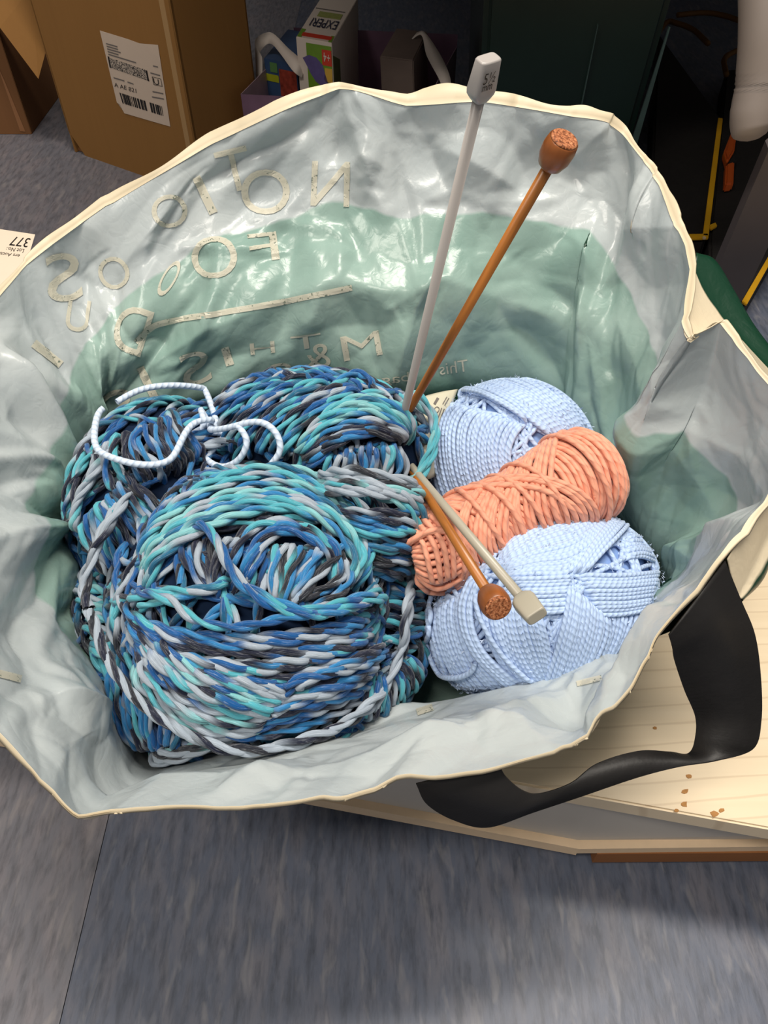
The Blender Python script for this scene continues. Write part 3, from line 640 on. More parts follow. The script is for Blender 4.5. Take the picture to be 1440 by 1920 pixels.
# hem: cream folded rim
hemw = np.interp(ui, [0, 2.5, 3, 3.6, 4.2, 5, 7, 8, 9, 10, 12, 16, 17, 18, 23, 24, 29, 30], [.004, .007, .004, .005, .010, .008, .005, .004, .006, .006, .004, .005, .003, .0012, .0012, .002, .003, .004]) * (1+.2*np.sin(ui*3.1)+.15*np.sin(ui*7.3))
hup = np.interp(ui, [0, 8, 10, 13, 15, 17, 18, 23, 25, 28, 30], [.9, .9, .7, .5, .4, .0, -1.0, -1.0, -.6, .4, .9])
rim = S2[-1]; od = outn[-1]
hk = np.clip(hemw/.004, 0, 1)[:, None]
hem = np.stack([rim - od*.0006*hk, rim + od*.0012*hk + np.array([0, 0, 1])*(hemw*hup*.25)[:, None] + od*(hemw*.15)[:, None], rim + od*(hemw*.55)[:, None] + np.array([0, 0, 1])*(hemw*hup)[:, None], rim + od*(hemw*.62+.0008)[:, None] + np.array([0, 0, 1])*(hemw*hup-.0006)[:, None], So[-1]-np.array([0, 0, .001])])
grid_mesh('hem', hem, M_hem, bag)

# printed letters showing on the lining
me_l = lining.data; bvh = BVHTree.FromPolygons([v.co[:] for v in me_l.vertices], [p.vertices[:] for p in me_l.polygons])
def hit(px, py):
    r = ray(px, py); d = Vector(r).normalized(); loc, n, i, t = bvh.ray_cast(Vector(CAM), d)
    if loc is None: return None
    if n.dot(d) > 0: n = -n
    return loc + n*.0007
def letter(s, cx, cy, w, h, rot=0, mirror=True, name='printed_letter'):
    bm = text_mesh(s, .14); c, s_ = math.cos(math.radians(rot)), math.sin(math.radians(rot)); bad = []
    for v in bm.verts:
        x = (v.co.x-.5)*w*(-1 if mirror else 1); y = -(v.co.y-.5)*h
        p = hit(cx + x*c - y*s_, cy + x*s_ + y*c)
        if p is None: bad.append(v)
        else: v.co = p
    bmesh.ops.delete(bm, geom=bad, context='VERTS')
    # drop faces that bridge a fold
    long = [f for f in bm.faces if max(e.calc_length() for e in f.edges) > .022]; bmesh.ops.delete(bm, geom=long, context='FACES')
    return from_bm(name, bm, M_print, bag)
for a_ in (('N', 620, 345, 72, 84, 2), ('O', 498, 360, 92, 86, 0), ('T', 440, 318, 62, 80, -14), ('I', 384, 366, 16, 76, -26), ('O', 318, 396, 66, 62, -20), ('S', 118, 520, 66, 92, -8), ('O', 214, 512, 58, 62, -30), ('U', 146, 592, 44, 60, 8), ('I', 88, 664, 16, 66, -52),
           ('F', 494, 464, 54, 54, -8), ('O', 402, 483, 86, 78, -10), ('O', 317, 522, 26, 74, 30), ('D', 246, 618, 62, 88, 18), ('T', 574, 640, 56, 26, -8), ('H', 492, 652, 46, 22, -6), ('I', 427, 668, 15, 36, -18), ('S', 366, 690, 56, 62, -14), ('I', 279, 722, 15, 76, -26), ('S', 226, 766, 54, 74, -20),
           ('M', 678, 648, 74, 46, -10), ('&', 597, 666, 46, 44, 0), ('S', 527, 700, 40, 40, -6), ('This', 850, 688, 54, 22, -8), ('bag', 742, 711, 50, 22, -8), ('E', 186, 842, 20, 24, 10), ('E', 163, 888, 18, 24, 12)):
    letter(*a_)
def stripe(path, w, name):
    P = catmull(np.array([(p[0], p[1], 0) for p in path], float), 60); T2 = np.gradient(P, axis=0); T2 /= np.linalg.norm(T2, axis=1)[:, None]
    vs_, ok = [], []
    for p, t_ in zip(P, T2):
        nx, ny = -t_[1], t_[0]
        for sgn in (-.5, 0, .5):
            hpt = hit(p[0]+nx*w*sgn, p[1]+ny*w*sgn); vs_.append(hpt if hpt else Vector((0, 0, 0)))
    fs = [(3*i+k, 3*i+k+1, 3*i+k+4, 3*i+k+3) for i in range(59) for k in (0, 1)]
    fs = [f for f in fs if max((vs_[f[a]]-vs_[f[(a+1) % 4]]).length for a in range(4)) < .04]
    mesh(name, vs_, fs, M_print, bag)
stripe([(254, 642), (278, 618), (310, 604), (420, 586), (540, 564), (660, 539)], 11, 'printed_rule')
stripe([(585, 1388), (640, 1368)], 22, 'printed_patch'); stripe([(782, 1337), (812, 1327)], 13, 'printed_patch'); stripe([(1082, 1283), (1130, 1272)], 10, 'printed_patch'); stripe([(-10, 1262), (38, 1274)], 14, 'printed_patch')

# handle (black film loop at the front)
HP = [((780, 1470, .386), (935, 1432, .383)), ((800, 1508, .388), (950, 1458, .386)), ((850, 1538, .392), (982, 1484, .392)), ((915, 1552, .398), (1015, 1489, .400)), ((1000, 1524, .404), (1072, 1469, .408)), ((1090, 1494, .41), (1120, 1432, .414)), ((1190, 1460, .414), (1195, 1408, .42)), ((1275, 1436, .416), (1255, 1409, .424)),
      ((1345, 1424, .418), (1290, 1412, .428)), ((1412, 1405, .42), (1303, 1385, .428)), ((1428, 1350, .422), (1304, 1345, .427)), ((1427, 1270, .42), (1284, 1295, .42)), ((1416, 1190, .415), (1266, 1240, .41)), ((1390, 1125, .408), (1262, 1215, .402)), ((1360, 1052, .403), (1255, 1190, .398))]
hd = ribbon('handle', [(at(*a_), at(*b_)) for a_, b_ in HP], M_handle, bag, .0009, 120)
tag(hd, 'black plastic film handle')

# ================================================================== YARN
CAMDIR = np.array([0, CP, -SP])
class Ell:
    def __init__(s, c, r, rotz=0): s.c = np.array(c, float); s.r = np.array(r, float); a = math.radians(rotz); s.R = np.array([[math.cos(a), -math.sin(a), 0], [math.sin(a), math.cos(a), 0], [0, 0, 1]])
    def local(s, p): return ((p-s.c)@s.R)/s.r
    def world(s, q): return s.c + (q*s.r)@s.R.T
    def normal(s, p): q = s.local(p)/s.r; n = q@s.R.T; return n/np.linalg.norm(n, axis=-1)[..., None]
    def drape(s, px):
        out = []; s.ok = []
        o = s.local(CAM)
        for x, y in px:
            d = (ray(x, y)@s.R)/s.r; a, b, c = d@d, o@d, o@o-1; D = b*b-a*c
            s.ok.append(D >= 0)
            if D >= 0: q = o + d*((-b-math.sqrt(D))/a)
            else: q = o + d*(-b/a); q /= np.linalg.norm(q)
            out.append(s.world(q))
        return np.array(out)
PAL = {'w': srgb(186, 200, 216), 't': srgb(92, 198, 216), 'b': srgb(8, 98, 172), 'B': srgb(44, 142, 208), 'n': srgb(14, 24, 54), 'k': srgb(30, 34, 48), 'c': srgb(150, 222, 228), 'g': srgb(34, 116, 156)}
class Strands:
    def __init__(s): s.V = []; s.Fc = []; s.UV = []; s.C = []; s.nv = 0
    def tube(s, P, cen_, r, sides, colr=None):
        n = len(P); T_ = np.gradient(P, axis=0); T_ /= np.linalg.norm(T_, axis=1)[:, None]+1e-12
        ref = P-cen_; N = ref-(ref*T_).sum(1)[:, None]*T_; N /= np.linalg.norm(N, axis=1)[:, None]+1e-12; Bn = np.cross(T_, N)
        s._sweep(P, N, Bn, r, sides, colr)
    def _sweep(s, P, N, Bn, r, sides, colr):
        n = len(P); a = np.arange(sides)/sides*2*math.pi; r = np.broadcast_to(np.asarray(r, float), (n,))
        V = P[:, None]+r[:, None, None]*(np.cos(a)[None, :, None]*N[:, None]+np.sin(a)[None, :, None]*Bn[:, None])
        i = np.arange(n-1)[:, None]*sides; j = np.arange(sides)[None]; j2 = (j+1) % sides
        Fq = np.stack([i+j, i+sides+j, i+sides+j2, i+j2], -1).reshape(-1, 4)+s.nv
        s.V.append(V.reshape(-1, 3)); s.Fc.append(Fq); s.nv += n*sides
        L_ = np.concatenate([[0], np.cumsum(np.linalg.norm(np.diff(P, axis=0), axis=1))]); ju = rng.uniform(0, 1)
        u = np.broadcast_to(L_[:-1, None]+ju, (n-1, sides)); u2 = np.broadcast_to(L_[1:, None]+ju, (n-1, sides)); v = np.broadcast_to((j/sides), (n-1, sides)); v2 = v+1/sides
        s.UV.append(np.stack([np.stack([u, v], -1), np.stack([u2, v], -1), np.stack([u2, v2], -1), np.stack([u, v2], -1)], 2).reshape(-1, 2))
        if colr is not None: s.C.append(np.repeat(colr, sides, axis=0))
    def plied(s, P, cen_, rad, weights, pitch=.033, sides=6, step=.0021, plies=2, seg=(.012, .036)):
        P = resample(P, step); n = len(P); T_ = np.gradient(P, axis=0); T_ /= np.linalg.norm(T_, axis=1)[:, None]+1e-12
        ref = P-cen_; N = ref-(ref*T_).sum(1)[:, None]*T_; N /= np.linalg.norm(N, axis=1)[:, None]+1e-12; Bn = np.cross(T_, N)
        L_ = np.arange(n)*step; ph0 = rng.uniform(0, 6.28)
        keys = list(weights); wts = np.array([weights[k_] for k_ in keys], float); wts /= wts.sum()
        wob = rad*.10*np.sin(L_*rng.uniform(60, 110)+ph0)
        for k in range(plies):
            ph = L_/pitch*2*math.pi + ph0 + k*2*math.pi/plies
            rp = rad*.60*(1+.14*np.sin(L_*rng.uniform(90, 160)+k)); Q = P + (rad*.46)*(np.cos(ph)[:, None]*N + np.sin(ph)[:, None]*Bn) + wob[:, None]*Bn
            xs, cs = [-.05], [PAL[rng.choice(keys, p=wts)]]
            while xs[-1] < L_[-1]+.05: xs.append(xs[-1]+rng.uniform(*seg)); cs.append(PAL[rng.choice(keys, p=wts)])
            xs, cs = np.array(xs), np.array(cs); i = np.clip(np.searchsorted(xs, L_)-1, 0, len(xs)-2)
            f = np.clip(((L_-xs[i])/(xs[i+1]-xs[i])-.5)*2.2+.5, 0, 1)[:, None]; f = f*f*(3-2*f)
            s._sweep(Q, N, Bn, rp, sides, cs[i]*(1-f)+cs[i+1]*f)
    def build(s, name, mat, parent, label=None):
        V = np.vstack(s.V); Fq = np.vstack(s.Fc); me = bpy.data.meshes.new(name); nf = len(Fq)
        me.vertices.add(len(V)); me.vertices.foreach_set('co', V.ravel().astype(np.float32)); me.loops.add(nf*4); me.loops.foreach_set('vertex_index', Fq.ravel().astype(np.int32))
        me.polygons.add(nf); me.polygons.foreach_set('loop_start', np.arange(nf, dtype=np.int32)*4)
        uv = me.uv_layers.new(name='UVMap'); uv.data.foreach_set('uv', np.vstack(s.UV).ravel().astype(np.float32))
        if s.C:
            c = np.vstack(s.C); c4 = np.concatenate([c, np.ones((len(c), 1))], 1); ca = me.color_attributes.new('Col', 'FLOAT_COLOR', 'POINT'); ca.data.foreach_set('color', c4.ravel().astype(np.float32))
        me.update(calc_edges=True); me.validate(); o = link(name, me, mat, parent, True)
        if label: o['label'] = label
        return o
def core(E, f, mat, parent):
    bm = bmesh.new(); bmesh.ops.create_icosphere(bm, subdivisions=4, radius=1)
    for v in bm.verts: v.co = Vector(E.world(np.array(v.co)*f))
    return from_bm('core', bm, mat, parent, True)
def wrap(E, axis, off, scale, n=90, wob=.03):
    axis = np.array(axis, float); axis /= np.linalg.norm(axis); a = np.cross(axis, [.3, .5, .81]); a /= np.linalg.norm(a); b = np.cross(axis, a)
    th = np.linspace(0, 2*math.pi*1.02, n)+rng.uniform(0, 6.28); k = math.sqrt(max(.02, 1-off*off)); w_ = off + wob*np.sin(th*2+rng.uniform(0, 6))
    q = k*(np.cos(th)[:, None]*a+np.sin(th)[:, None]*b)+w_[:, None]*axis; q /= np.linalg.norm(q, axis=1)[:, None]
    return E.world(q*(scale+.012*np.sin(th*3+rng.uniform(0, 6)))[:, None])
def fam(E, P, Q, n, rad, lift=1.0, jit=4.0, K=None, tuck=True, jl=.5, M=26):
    """n strands between the guide lines P and Q (photo pixels), laid on the surface of E"""
    K = K or (lambda p: p); P = np.array([K(p) for p in P]); Q = np.array([K(p) for p in Q])
    z = lambda a: np.c_[a, np.zeros(len(a))]
    Pc, Qc = catmull(z(P), M)[:, :2], catmull(z(Q), M)[:, :2]; out = []
    for k in range(n):
        f = (k+.5)/n if n > 1 else 0.0
        c = Pc*(1-f)+Qc*f; s_ = np.linspace(0, 1, M)
        for ax in (0, 1): c[:, ax] += jit*(rng.normal()*.7+rng.normal()*np.sin(s_*math.pi*rng.uniform(.6, 2.2)+rng.uniform(0, 6))*.7)
        p = E.drape(c); nn = E.normal(p); lf = np.full(M, lift+rng.uniform(-jl, jl))
        if tuck:
            e = np.minimum(s_, 1-s_)/.10; lf = np.where(e < 1, lf*e-(1-e)*2.4, lf)
        out.append(catmull(p + nn*(lf*rad)[:, None], 120))
    return out

EA = Ell((-.090, .305, .232), (.092, .098, .083)); EB = Ell((-.048, .418, .255), (.086, .060, .068)); EC = Ell((-.095, .330, .200), (.134, .128, .058)); ED = Ell((-.163, .388, .236), (.068, .080, .074))
EF = Ell((-.006, .366, .266), (.036, .062, .052)); RC = .0032
MIXALL = dict(w=2.6, t=2.4, b=3, B=2, n=3, k=1.2, g=1.5); TEAL = dict(t=4, c=3, w=2, B=1, g=1); DARK = dict(n=4, b=4, B=2, w=2, k=2); PALE = dict(w=6, c=1.5, k=1.2, t=.8); BLUE = dict(b=4, B=3, t=2, w=1.5, n=2, g=1)
def chunky(E, name, label, layers, nwrap, seed):
    t = empty(name, E.c-np.array([0, 0, E.r[2]]), label, 'yarn', 'chunky variegated blue yarn')
    core(E, .95, M_corechunky, t); s = Strands(); r2 = np.random.default_rng(seed)
    for k in range(nwrap):
        ax = r2.normal(size=3); s.plied(wrap(E, ax, r2.uniform(-.5, .5), 1.0), E.c, RC, MIXALL, sides=5, step=.0028)
    s.build('winding', M_chunky, t)
    for (P, Q, n, lift, wts, extra) in layers:
        s = Strands()
        ex = dict(extra); Eo = ex.pop('on', E)
        for p in fam(Eo, P, Q, n if n < 3 else int(n*1.18+.5), RC, lift, K=K7, **ex): s.plied(p, Eo.c, RC*rng.uniform(.92, 1.1), wts)
        s.build('winding', M_chunky, t)
    return t
tC = chunky(EC, 'yarn_skein', 'chunky blue yarn skein lowest in the bag, under the front ball', [
    ([(70, 640), (90, 720), (150, 800)], [(60, 720), (90, 790), (150, 850)], 4, 1.0, BLUE, {}),
    ([(100, 800), (170, 800), (260, 830)], [(150, 1040), (200, 1050), (290, 1040)], 8, 1.5, TEAL, {}),
    ([(200, 1080), (230, 1230), (330, 1370)], [(440, 1180), (460, 1270), (440, 1370)], 9, 1.6, BLUE, {}),
    ([(330, 1385), (450, 1380), (600, 1330), (760, 1270)], [(380, 1350), (480, 1340), (600, 1300), (720, 1260)], 3, 2.0, PALE, {}),
    ([(820, 1270), (930, 1200), (1010, 1130)], [(1010, 1260), (1060, 1200), (1110, 1130)], 6, 1.4, DARK, {}),
    ([(1100, 1130), (1090, 1200), (1070, 1270)], [(1240, 1040), (1310, 1100), (1350, 1190)], 11, 1.4, dict(g=4, t=3, n=3, b=2, w=1), {}),
    ([(1170, 770), (1240, 790), (1310, 800)], [(1150, 1010), (1230, 1000), (1310, 960)], 8, 1.3, dict(g=3, t=3, b=2, n=2, w=1.5), {}),
], 26, 1)
tD = chunky(ED, 'yarn_skein', 'chunky blue yarn skein at the left, under the loose pale blue tail', [
    ([(210, 300), (190, 380), (230, 470)], [(430, 190), (480, 250), (560, 340)], 10, 2.2, MIXALL, {}),
    ([(110, 560), (150, 650), (210, 770)], [(270, 400), (330, 450), (420, 540)], 11, 1.8, MIXALL, {}),
    ([(420, 200), (520, 160), (600, 130)], [(480, 330), (560, 300), (640, 270)], 5, 1.6, BLUE, {}),
    ([(90, 600), (110, 480), (170, 380), (230, 290)], [(110, 620), (130, 500), (190, 400), (250, 310)], 2, 2.4, PALE, {}),
], 22, 4)
tB = chunky(EB, 'yarn_skein', 'chunky blue yarn skein at the back, resting against the green bag side', [
    ([(440, 290), (480, 190), (560, 110), (660, 60)], [(830, 340), (880, 260), (980, 170), (1120, 90)], 13, 1.6, MIXALL, {}),
    ([(560, 120), (680, 60), (800, 55)], [(1000, 100), (1100, 60), (1180, 100)], 6, 1.0, BLUE, {}),
    ([(850, 335), (950, 200), (1090, 140), (1220, 180), (1275, 270)], [(880, 350), (970, 240), (1100, 190), (1200, 220), (1265, 280)], 4, 2.6, TEAL, {}),
    ([(880, 355), (970, 260), (1090, 220), (1200, 235), (1270, 270)], [(890, 395), (990, 310), (1080, 275), (1150, 270), (1230, 280)], 5, 2.2, DARK, {}),
    ([(970, 320), (960, 360), (960, 410)], [(1230, 280), (1250, 350), (1230, 420)], 10, 1.8, dict(w=4, t=2, b=2, B=2, n=1), {}),
    ([(1250, 130), (1320, 220), (1315, 330), (1260, 440)], [(1230, 130), (1290, 220), (1290, 330), (1250, 440)], 2, 2.6, dict(c=3, w=2, t=2), {}),
    ([(900, 415), (1060, 395), (1180, 425), (1310, 440)], [(930, 480), (1080, 480), (1200, 490), (1300, 500)], 4, 2.4, PALE, dict(on=EF)),
    ([(1000, 510), (1150, 520), (1300, 525)], [(1100, 740), (1200, 750), (1300, 750)], 9, 1.4, MIXALL, dict(on=EF)),
    ([(1180, 440), (1270, 520), (1310, 640), (1290, 760)], [(1150, 460), (1240, 530), (1270, 640), (1250, 760)], 2, 2.6, TEAL, dict(on=EF)),
], 22, 2)
tA = chunky(EA, 'yarn_ball', 'large chunky blue yarn ball on top at the front with a hollow centre', [
    # nest in the middle
    ([(770, 650), (760, 760), (790, 870)], [(1040, 640), (960, 740), (850, 860)], 9, .4, dict(w=4, B=3, k=3, t=1.5), dict(jl=.9)),
    ([(430, 640), (470, 720), (560, 820)], [(760, 610), (680, 700), (620, 830)], 8, .5, DARK, dict(jl=.9)),
    ([(980, 660), (1000, 760), (860, 850)], [(1060, 700), (1040, 800), (900, 880)], 3, .9, dict(k=3, w=2, B=2), {}),
    # lower half
    ([(230, 830), (420, 930), (640, 970), (900, 960), (1190, 900)], [(270, 1020), (450, 1200), (680, 1270), (900, 1210), (1150, 1050)], 15, 1.5, dict(n=3, b=3, B=2, w=3, t=1), dict(jit=6)),
    ([(360, 940), (520, 1050), (700, 1100), (880, 1140)], [(280, 1060), (430, 1230), (600, 1290), (760, 1275)], 9, 2.7, dict(w=5, t=1.5, b=1.5, n=1.5, c=1), dict(jit=5)),
    ([(1190, 960), (1020, 1030), (890, 1080), (860, 1130)], [(1110, 1130), (960, 1220), (800, 1270), (620, 1300)], 8, 2.9, dict(w=4, b=3, B=2, n=2), dict(jit=5)),
    # upper rings
    ([(260, 720), (390, 570), (560, 445), (760, 385), (940, 430), (1070, 540), (1115, 650), (1110, 800)], [(310, 840), (430, 690), (600, 590), (800, 550), (950, 590), (1040, 690), (1050, 800)], 7, 2.2, TEAL, dict(jit=7)),
    ([(250, 850), (380, 810), (560, 800), (640, 760)], [(300, 880), (430, 850), (560, 830), (620, 800)], 2, 2.2, TEAL, {}),
    ([(620, 800), (690, 640), (790, 590), (930, 620), (1040, 720)], [(700, 820), (760, 680), (820, 620), (900, 640), (990, 720)], 3, 1.8, BLUE, {}),
    ([(470, 590), (560, 640), (640, 790), (760, 880), (900, 905), (1060, 860), (1180, 830)], [(500, 600), (590, 640), (670, 780), (780, 850), (900, 880), (1060, 840), (1180, 790)], 2, 3.4, dict(t=3, B=3, w=2, b=2), {}),
    ([(240, 810), (430, 840), (530, 910), (660, 935), (820, 905), (1000, 880), (1190, 810)], [(240, 800), (430, 830), (530, 900), (660, 925), (820, 895), (1000, 870), (1190, 800)], 1, 3.4, dict(t=3, B=2, w=2, b=2), {}),
], 34, 3)
# the loose pair of white-and-navy strands ringing the front ball
s = Strands()
loop = [(222, 870), (212, 780), (290, 600), (430, 425), (590, 350), (740, 322), (900, 390), (1040, 480), (1130, 590), (1190, 720), (1165, 900), (1140, 1040), (1040, 1170), (860, 1260), (640, 1285), (430, 1190), (300, 1050), (225, 880)]
for dk in (-7, 7):
    pts = [K7((x+dk*(.6 if (i % 2) else -.6), y+dk*(.6 if (i % 2) else -.6))) for i, (x, y) in enumerate(loop)]
    c = catmull(np.c_[np.array(pts), np.zeros(len(pts))], 90)[:, :2]; p = EA.drape(c); p = p+EA.normal(p)*RC*5.2
    s.plied(catmull(p, 260), EA.c, RC*1.05, dict(w=6, k=3, n=2), pitch=.034, seg=(.03, .07))
s.build('loose_loop', M_chunky, tA, 'white and navy strand pair looped round the ball')

# ---- light blue tail lying over the chunky skeins
def drape_many(pts, Es, lift):
    c = catmull(np.c_[np.array(pts), np.zeros(len(pts))], 120)[:, :2]; best = None
    for E in Es:
        p = E.drape(c); p = p+E.normal(p)*lift; d = (p-CAM)@CAMDIR + np.where(E.ok, 0, 5.0)
        if best is None: best, bd = p, d
        else: m_ = d < bd; best = np.where(m_[:, None], p, best); bd = np.where(m_, d, bd)
    k = np.ones(9)/9                                  # soften steps between balls
    pad = np.vstack([best[:1]]*4+[best]+[best[-1:]]*4); return np.stack([np.convolve(pad[:, a], k, 'valid') for a in range(3)], 1)
tail = empty('yarn_tail', at(340, 830, .5), 'loose pale blue yarn tail curling over the chunky skeins', 'yarn tail')
for path in ([(255, 215), (330, 172), (430, 158), (540, 170), (592, 200), (604, 248), (578, 284), (610, 335), (660, 356), (712, 330), (732, 280), (700, 238)],
             [(228, 226), (208, 250), (200, 340), (250, 375), (330, 396), (402, 386), (432, 340), (472, 268), (560, 258), (660, 254), (760, 228), (818, 258), (832, 310), (800, 350)]):
    s = Strands(); P = drape_many([K7(p) for p in path], (EA, EB, EC, ED), .0165); P = resample(P, .0022)
    s.tube(P, np.array([-.09, .35, .1]), .0022, 8); s.build('strand', M_tail, tail)

# ---- light blue balls
RB = .00165
def blue_ball(E, label, layers, nw, axes=None):
    t = empty('yarn_ball', E.c-np.array([0, 0, E.r[2]]), label, 'yarn', 'light blue yarn balls')
    core(E, .965, M_coreblue, t); s = Strands()
    for k in range(nw): s.tube(resample(wrap(E, rng.normal(size=3), rng.uniform(-.6, .6), 1.0), .006), E.c, RB, 5)
    s.build('winding', M_blue, t)
    for (P, Q, n, lift, extra) in layers:
        s = Strands()
        for p in fam(E, P, Q, n, RB, lift, K=K6, **{**dict(jit=1.0, jl=.25), **extra}): s.tube(resample(p, .0028), E.c, RB*rng.uniform(.94, 1.08), 6)
        s.build('winding', M_blue, t)
    return t
E1 = Ell((.096, .425, .228), (.066, .060, .078)); E2 = Ell((.112, .306, .216), (.082, .057, .068), 25)
bA = blue_ball(E1, 'light blue yarn ball at the back with a cream paper band, behind the peach yarn', [
    ([(300, 230), (480, 150), (700, 180), (880, 320), (1000, 500)], [(285, 255), (420, 250), (560, 310), (660, 395), (760, 470)], 19, 1.4, {}),
    ([(620, 160), (800, 250), (930, 400), (1000, 560)], [(560, 150), (760, 190), (900, 320), (1010, 480)], 8, 2.0, {}),
    ([(270, 265), (190, 380), (185, 540), (235, 740), (330, 830)], [(640, 400), (590, 450), (560, 520), (560, 580), (580, 640)], 24, 2.4, {}),
    ([(285, 250), (400, 262), (540, 320), (650, 400)], [(300, 262), (420, 280), (540, 340), (640, 405)], 3, 3.4, {}),
], 60)
bB = blue_ball(E2, 'light blue yarn ball at the front right, under the crossed needles', [
    ([(470, 1060), (650, 900), (880, 790), (1100, 775), (1230, 830)], [(500, 1140), (680, 1130), (840, 1120), (980, 950), (1110, 850)], 26, 1.3, {}),
    ([(1100, 800), (1230, 840), (1330, 960), (1370, 1080)], [(1100, 1060), (1180, 1050), (1240, 1070), (1300, 1110)], 16, 1.4, {}),
    ([(840, 1140), (950, 980), (1090, 810)], [(900, 1130), (1010, 1000), (1190, 830)], 6, 2.8, {}),
    ([(530, 1145), (700, 1140), (870, 1130)], [(700, 1310), (770, 1310), (830, 1300)], 10, 1.8, {}),
    ([(860, 1125), (1080, 1125), (1300, 1105)], [(960, 1320), (1080, 1315), (1210, 1290)], 11, 2.2, {}),
    ([(420, 1180), (440, 1400), (560, 1620), (720, 1690)], [(700, 1310), (740, 1450), (760, 1620)], 17, 1.6, {}),
    ([(840, 1140), (800, 1350), (740, 1560), (700, 1680)], [(1000, 1300), (1000, 1400), (950, 1520), (880, 1620)], 13, 2.8, {}),
    ([(1000, 1300), (1010, 1400), (960, 1540), (880, 1640)], [(1260, 1280), (1180, 1400), (1080, 1520), (1000, 1600)], 11, 1.8, {}),
    ([(160, 1280), (170, 1420), (220, 1580), (290, 1720)], [(390, 1160), (370, 1340), (440, 1520), (600, 1690)], 16, 1.4, dict(jit=2)),
    ([(400, 1120), (330, 1300), (400, 1500), (620, 1700)], [(450, 1120), (390, 1300), (440, 1480), (640, 1660)], 5, 3.2, {}),
    ([(400, 1200), (430, 1340), (530, 1500), (700, 1650)], [(405, 1200), (440, 1340), (540, 1495), (710, 1640)], 1, 4.0, {}),
], 70)
s = Strands()
for path in ([(150, 1235), (142, 1290), (195, 1330), (205, 1420), (150, 1470), (165, 1550), (240, 1590), (330, 1592), (392, 1560), (402, 1520)], [(180, 1240), (215, 1330), (170, 1440)]):
    P = resample(drape_many([K6(p) for p in path], (E2,), .006), .0025); s.tube(P, E2.c, RB*1.1, 6)
s.build('loose_strand', M_blue, bB)
# paper band of the rear ball
rowsb = [((772, 752, .585), (800, 742, .587), (832, 734, .592), (858, 730, .600)), ((778, 775, .572), (804, 765, .574), (828, 760, .580), (848, 758, .590)), ((786, 810, .562), (806, 800, .564), (822, 796, .570), (836, 792, .580)), ((794, 850, .556), (806, 845, .558), (814, 842, .564), (824, 838, .572)), ((800, 900, .556), (808, 897, .558), (814, 894, .562), (820, 890, .57))]
GB = np.array([[at(*p) for p in r] for r in rowsb]); gg = np.stack([catmull(GB[:, k], 24) for k in range(4)], 1); gg = np.stack([catmull(gg[i], 12) for i in range(24)])
bd_ = mesh('paper_band', gg.reshape(-1, 3), [(i*12+j, i*12+j+1, (i+1)*12+j+1, (i+1)*12+j) for i in range(23) for j in range(11)], plain('band_paper', srgb(206, 200, 178), .5, .3, .04), bA, True)
so_ = bd_.modifiers.new('t', 'SOLIDIFY'); so_.thickness = .0003
tag(bd_, 'cream paper yarn band with small print')
for (cx, cy, w_, h_, s_, ro) in ((803, 770, 12, 14, 'H', -70), (819, 768, 10, 12, 'O', 20), (827, 776, 22, 7, '=', -70), (836, 752, 16, 6, '=', -60), (818, 752, 14, 5, '-', -60)):
    bmt = text_mesh(s_); c, s2 = math.cos(math.radians(ro)), math.sin(math.radians(ro)); flat = gg.reshape(-1, 3)
    tcam = (flat-CAM)@CAMDIR
    pxs = np.array([((p-CAM)[0]/t*F+W/2, H/2-((p-CAM)@np.array([0, SP, CP]))/t*F) for p, t in zip(flat, tcam)])
    for v in bmt.verts:
        x, y = (v.co.x-.5)*w_, -(v.co.y-.5)*h_; X, Y = cx+x*c-y*s2, cy+x*s2+y*c
        d2 = ((pxs-np.array([X, Y]))**2).sum(1); ii = np.argsort(d2)[:6]; wgt = 1/(d2[ii]+1); v.co = Vector(at(X, Y, float((tcam[ii]*wgt).sum()/wgt.sum())-.0012))
    from_bm('printed_text', bmt, M_inkgrey, bd_)

# ---- peach skein
pa, pb = at(772, 1054, .512), at(1152, 866, .530); pl = np.linalg.norm(pb-pa); pd = (pb-pa)/pl; pu = np.array([0, 0, 1.]); pu -= pd*(pu@pd); pu /= np.linalg.norm(pu); pw = np.cross(pd, pu)
def prad(s_): return np.interp(s_, [0, .03, .09, .18, .28, .40, .52, .66, .80, .90, .955, 1], [.004, .015, .022, .0255, .0245, .0215, .0225, .026, .0295, .0285, .022, .006])
peach = empty('yarn_skein', (pa+pb)/2-np.array([0, 0, .025]), 'peach cotton yarn skein lying between the two light blue balls', 'yarn')
ss = np.linspace(0, 1, 40); an = np.arange(28)/28*2*math.pi
V = [pa+pd*pl*u+(pu*math.cos(a)+pw*math.sin(a))*prad(u)*.97 for u in ss for a in an]
mesh('core', V, [(i*28+j, i*28+(j+1) % 28, (i+1)*28+(j+1) % 28, (i+1)*28+j) for i in range(39) for j in range(28)]+[tuple(range(28)), tuple(39*28+j for j in range(28))[::-1]], M_corepeach, peach, True)
RP = .00185
def pst(strands, u_c, amp, tilt, ph, lift, turns=1.03, n=110):
    th = np.linspace(0, turns*2*math.pi, n)+ph; u = np.clip(u_c + amp*np.cos(th-tilt), .012, .988); r = prad(u)+RP*lift
    P = pa+pd*(pl*u)[:, None]+(pu[None]*np.cos(th)[:, None]+pw[None]*np.sin(th)[:, None])*r[:, None]
    strands.tube(resample(P, .0028), pa+pd*pl*u_c, RP*rng.uniform(.92, 1.08), 7)
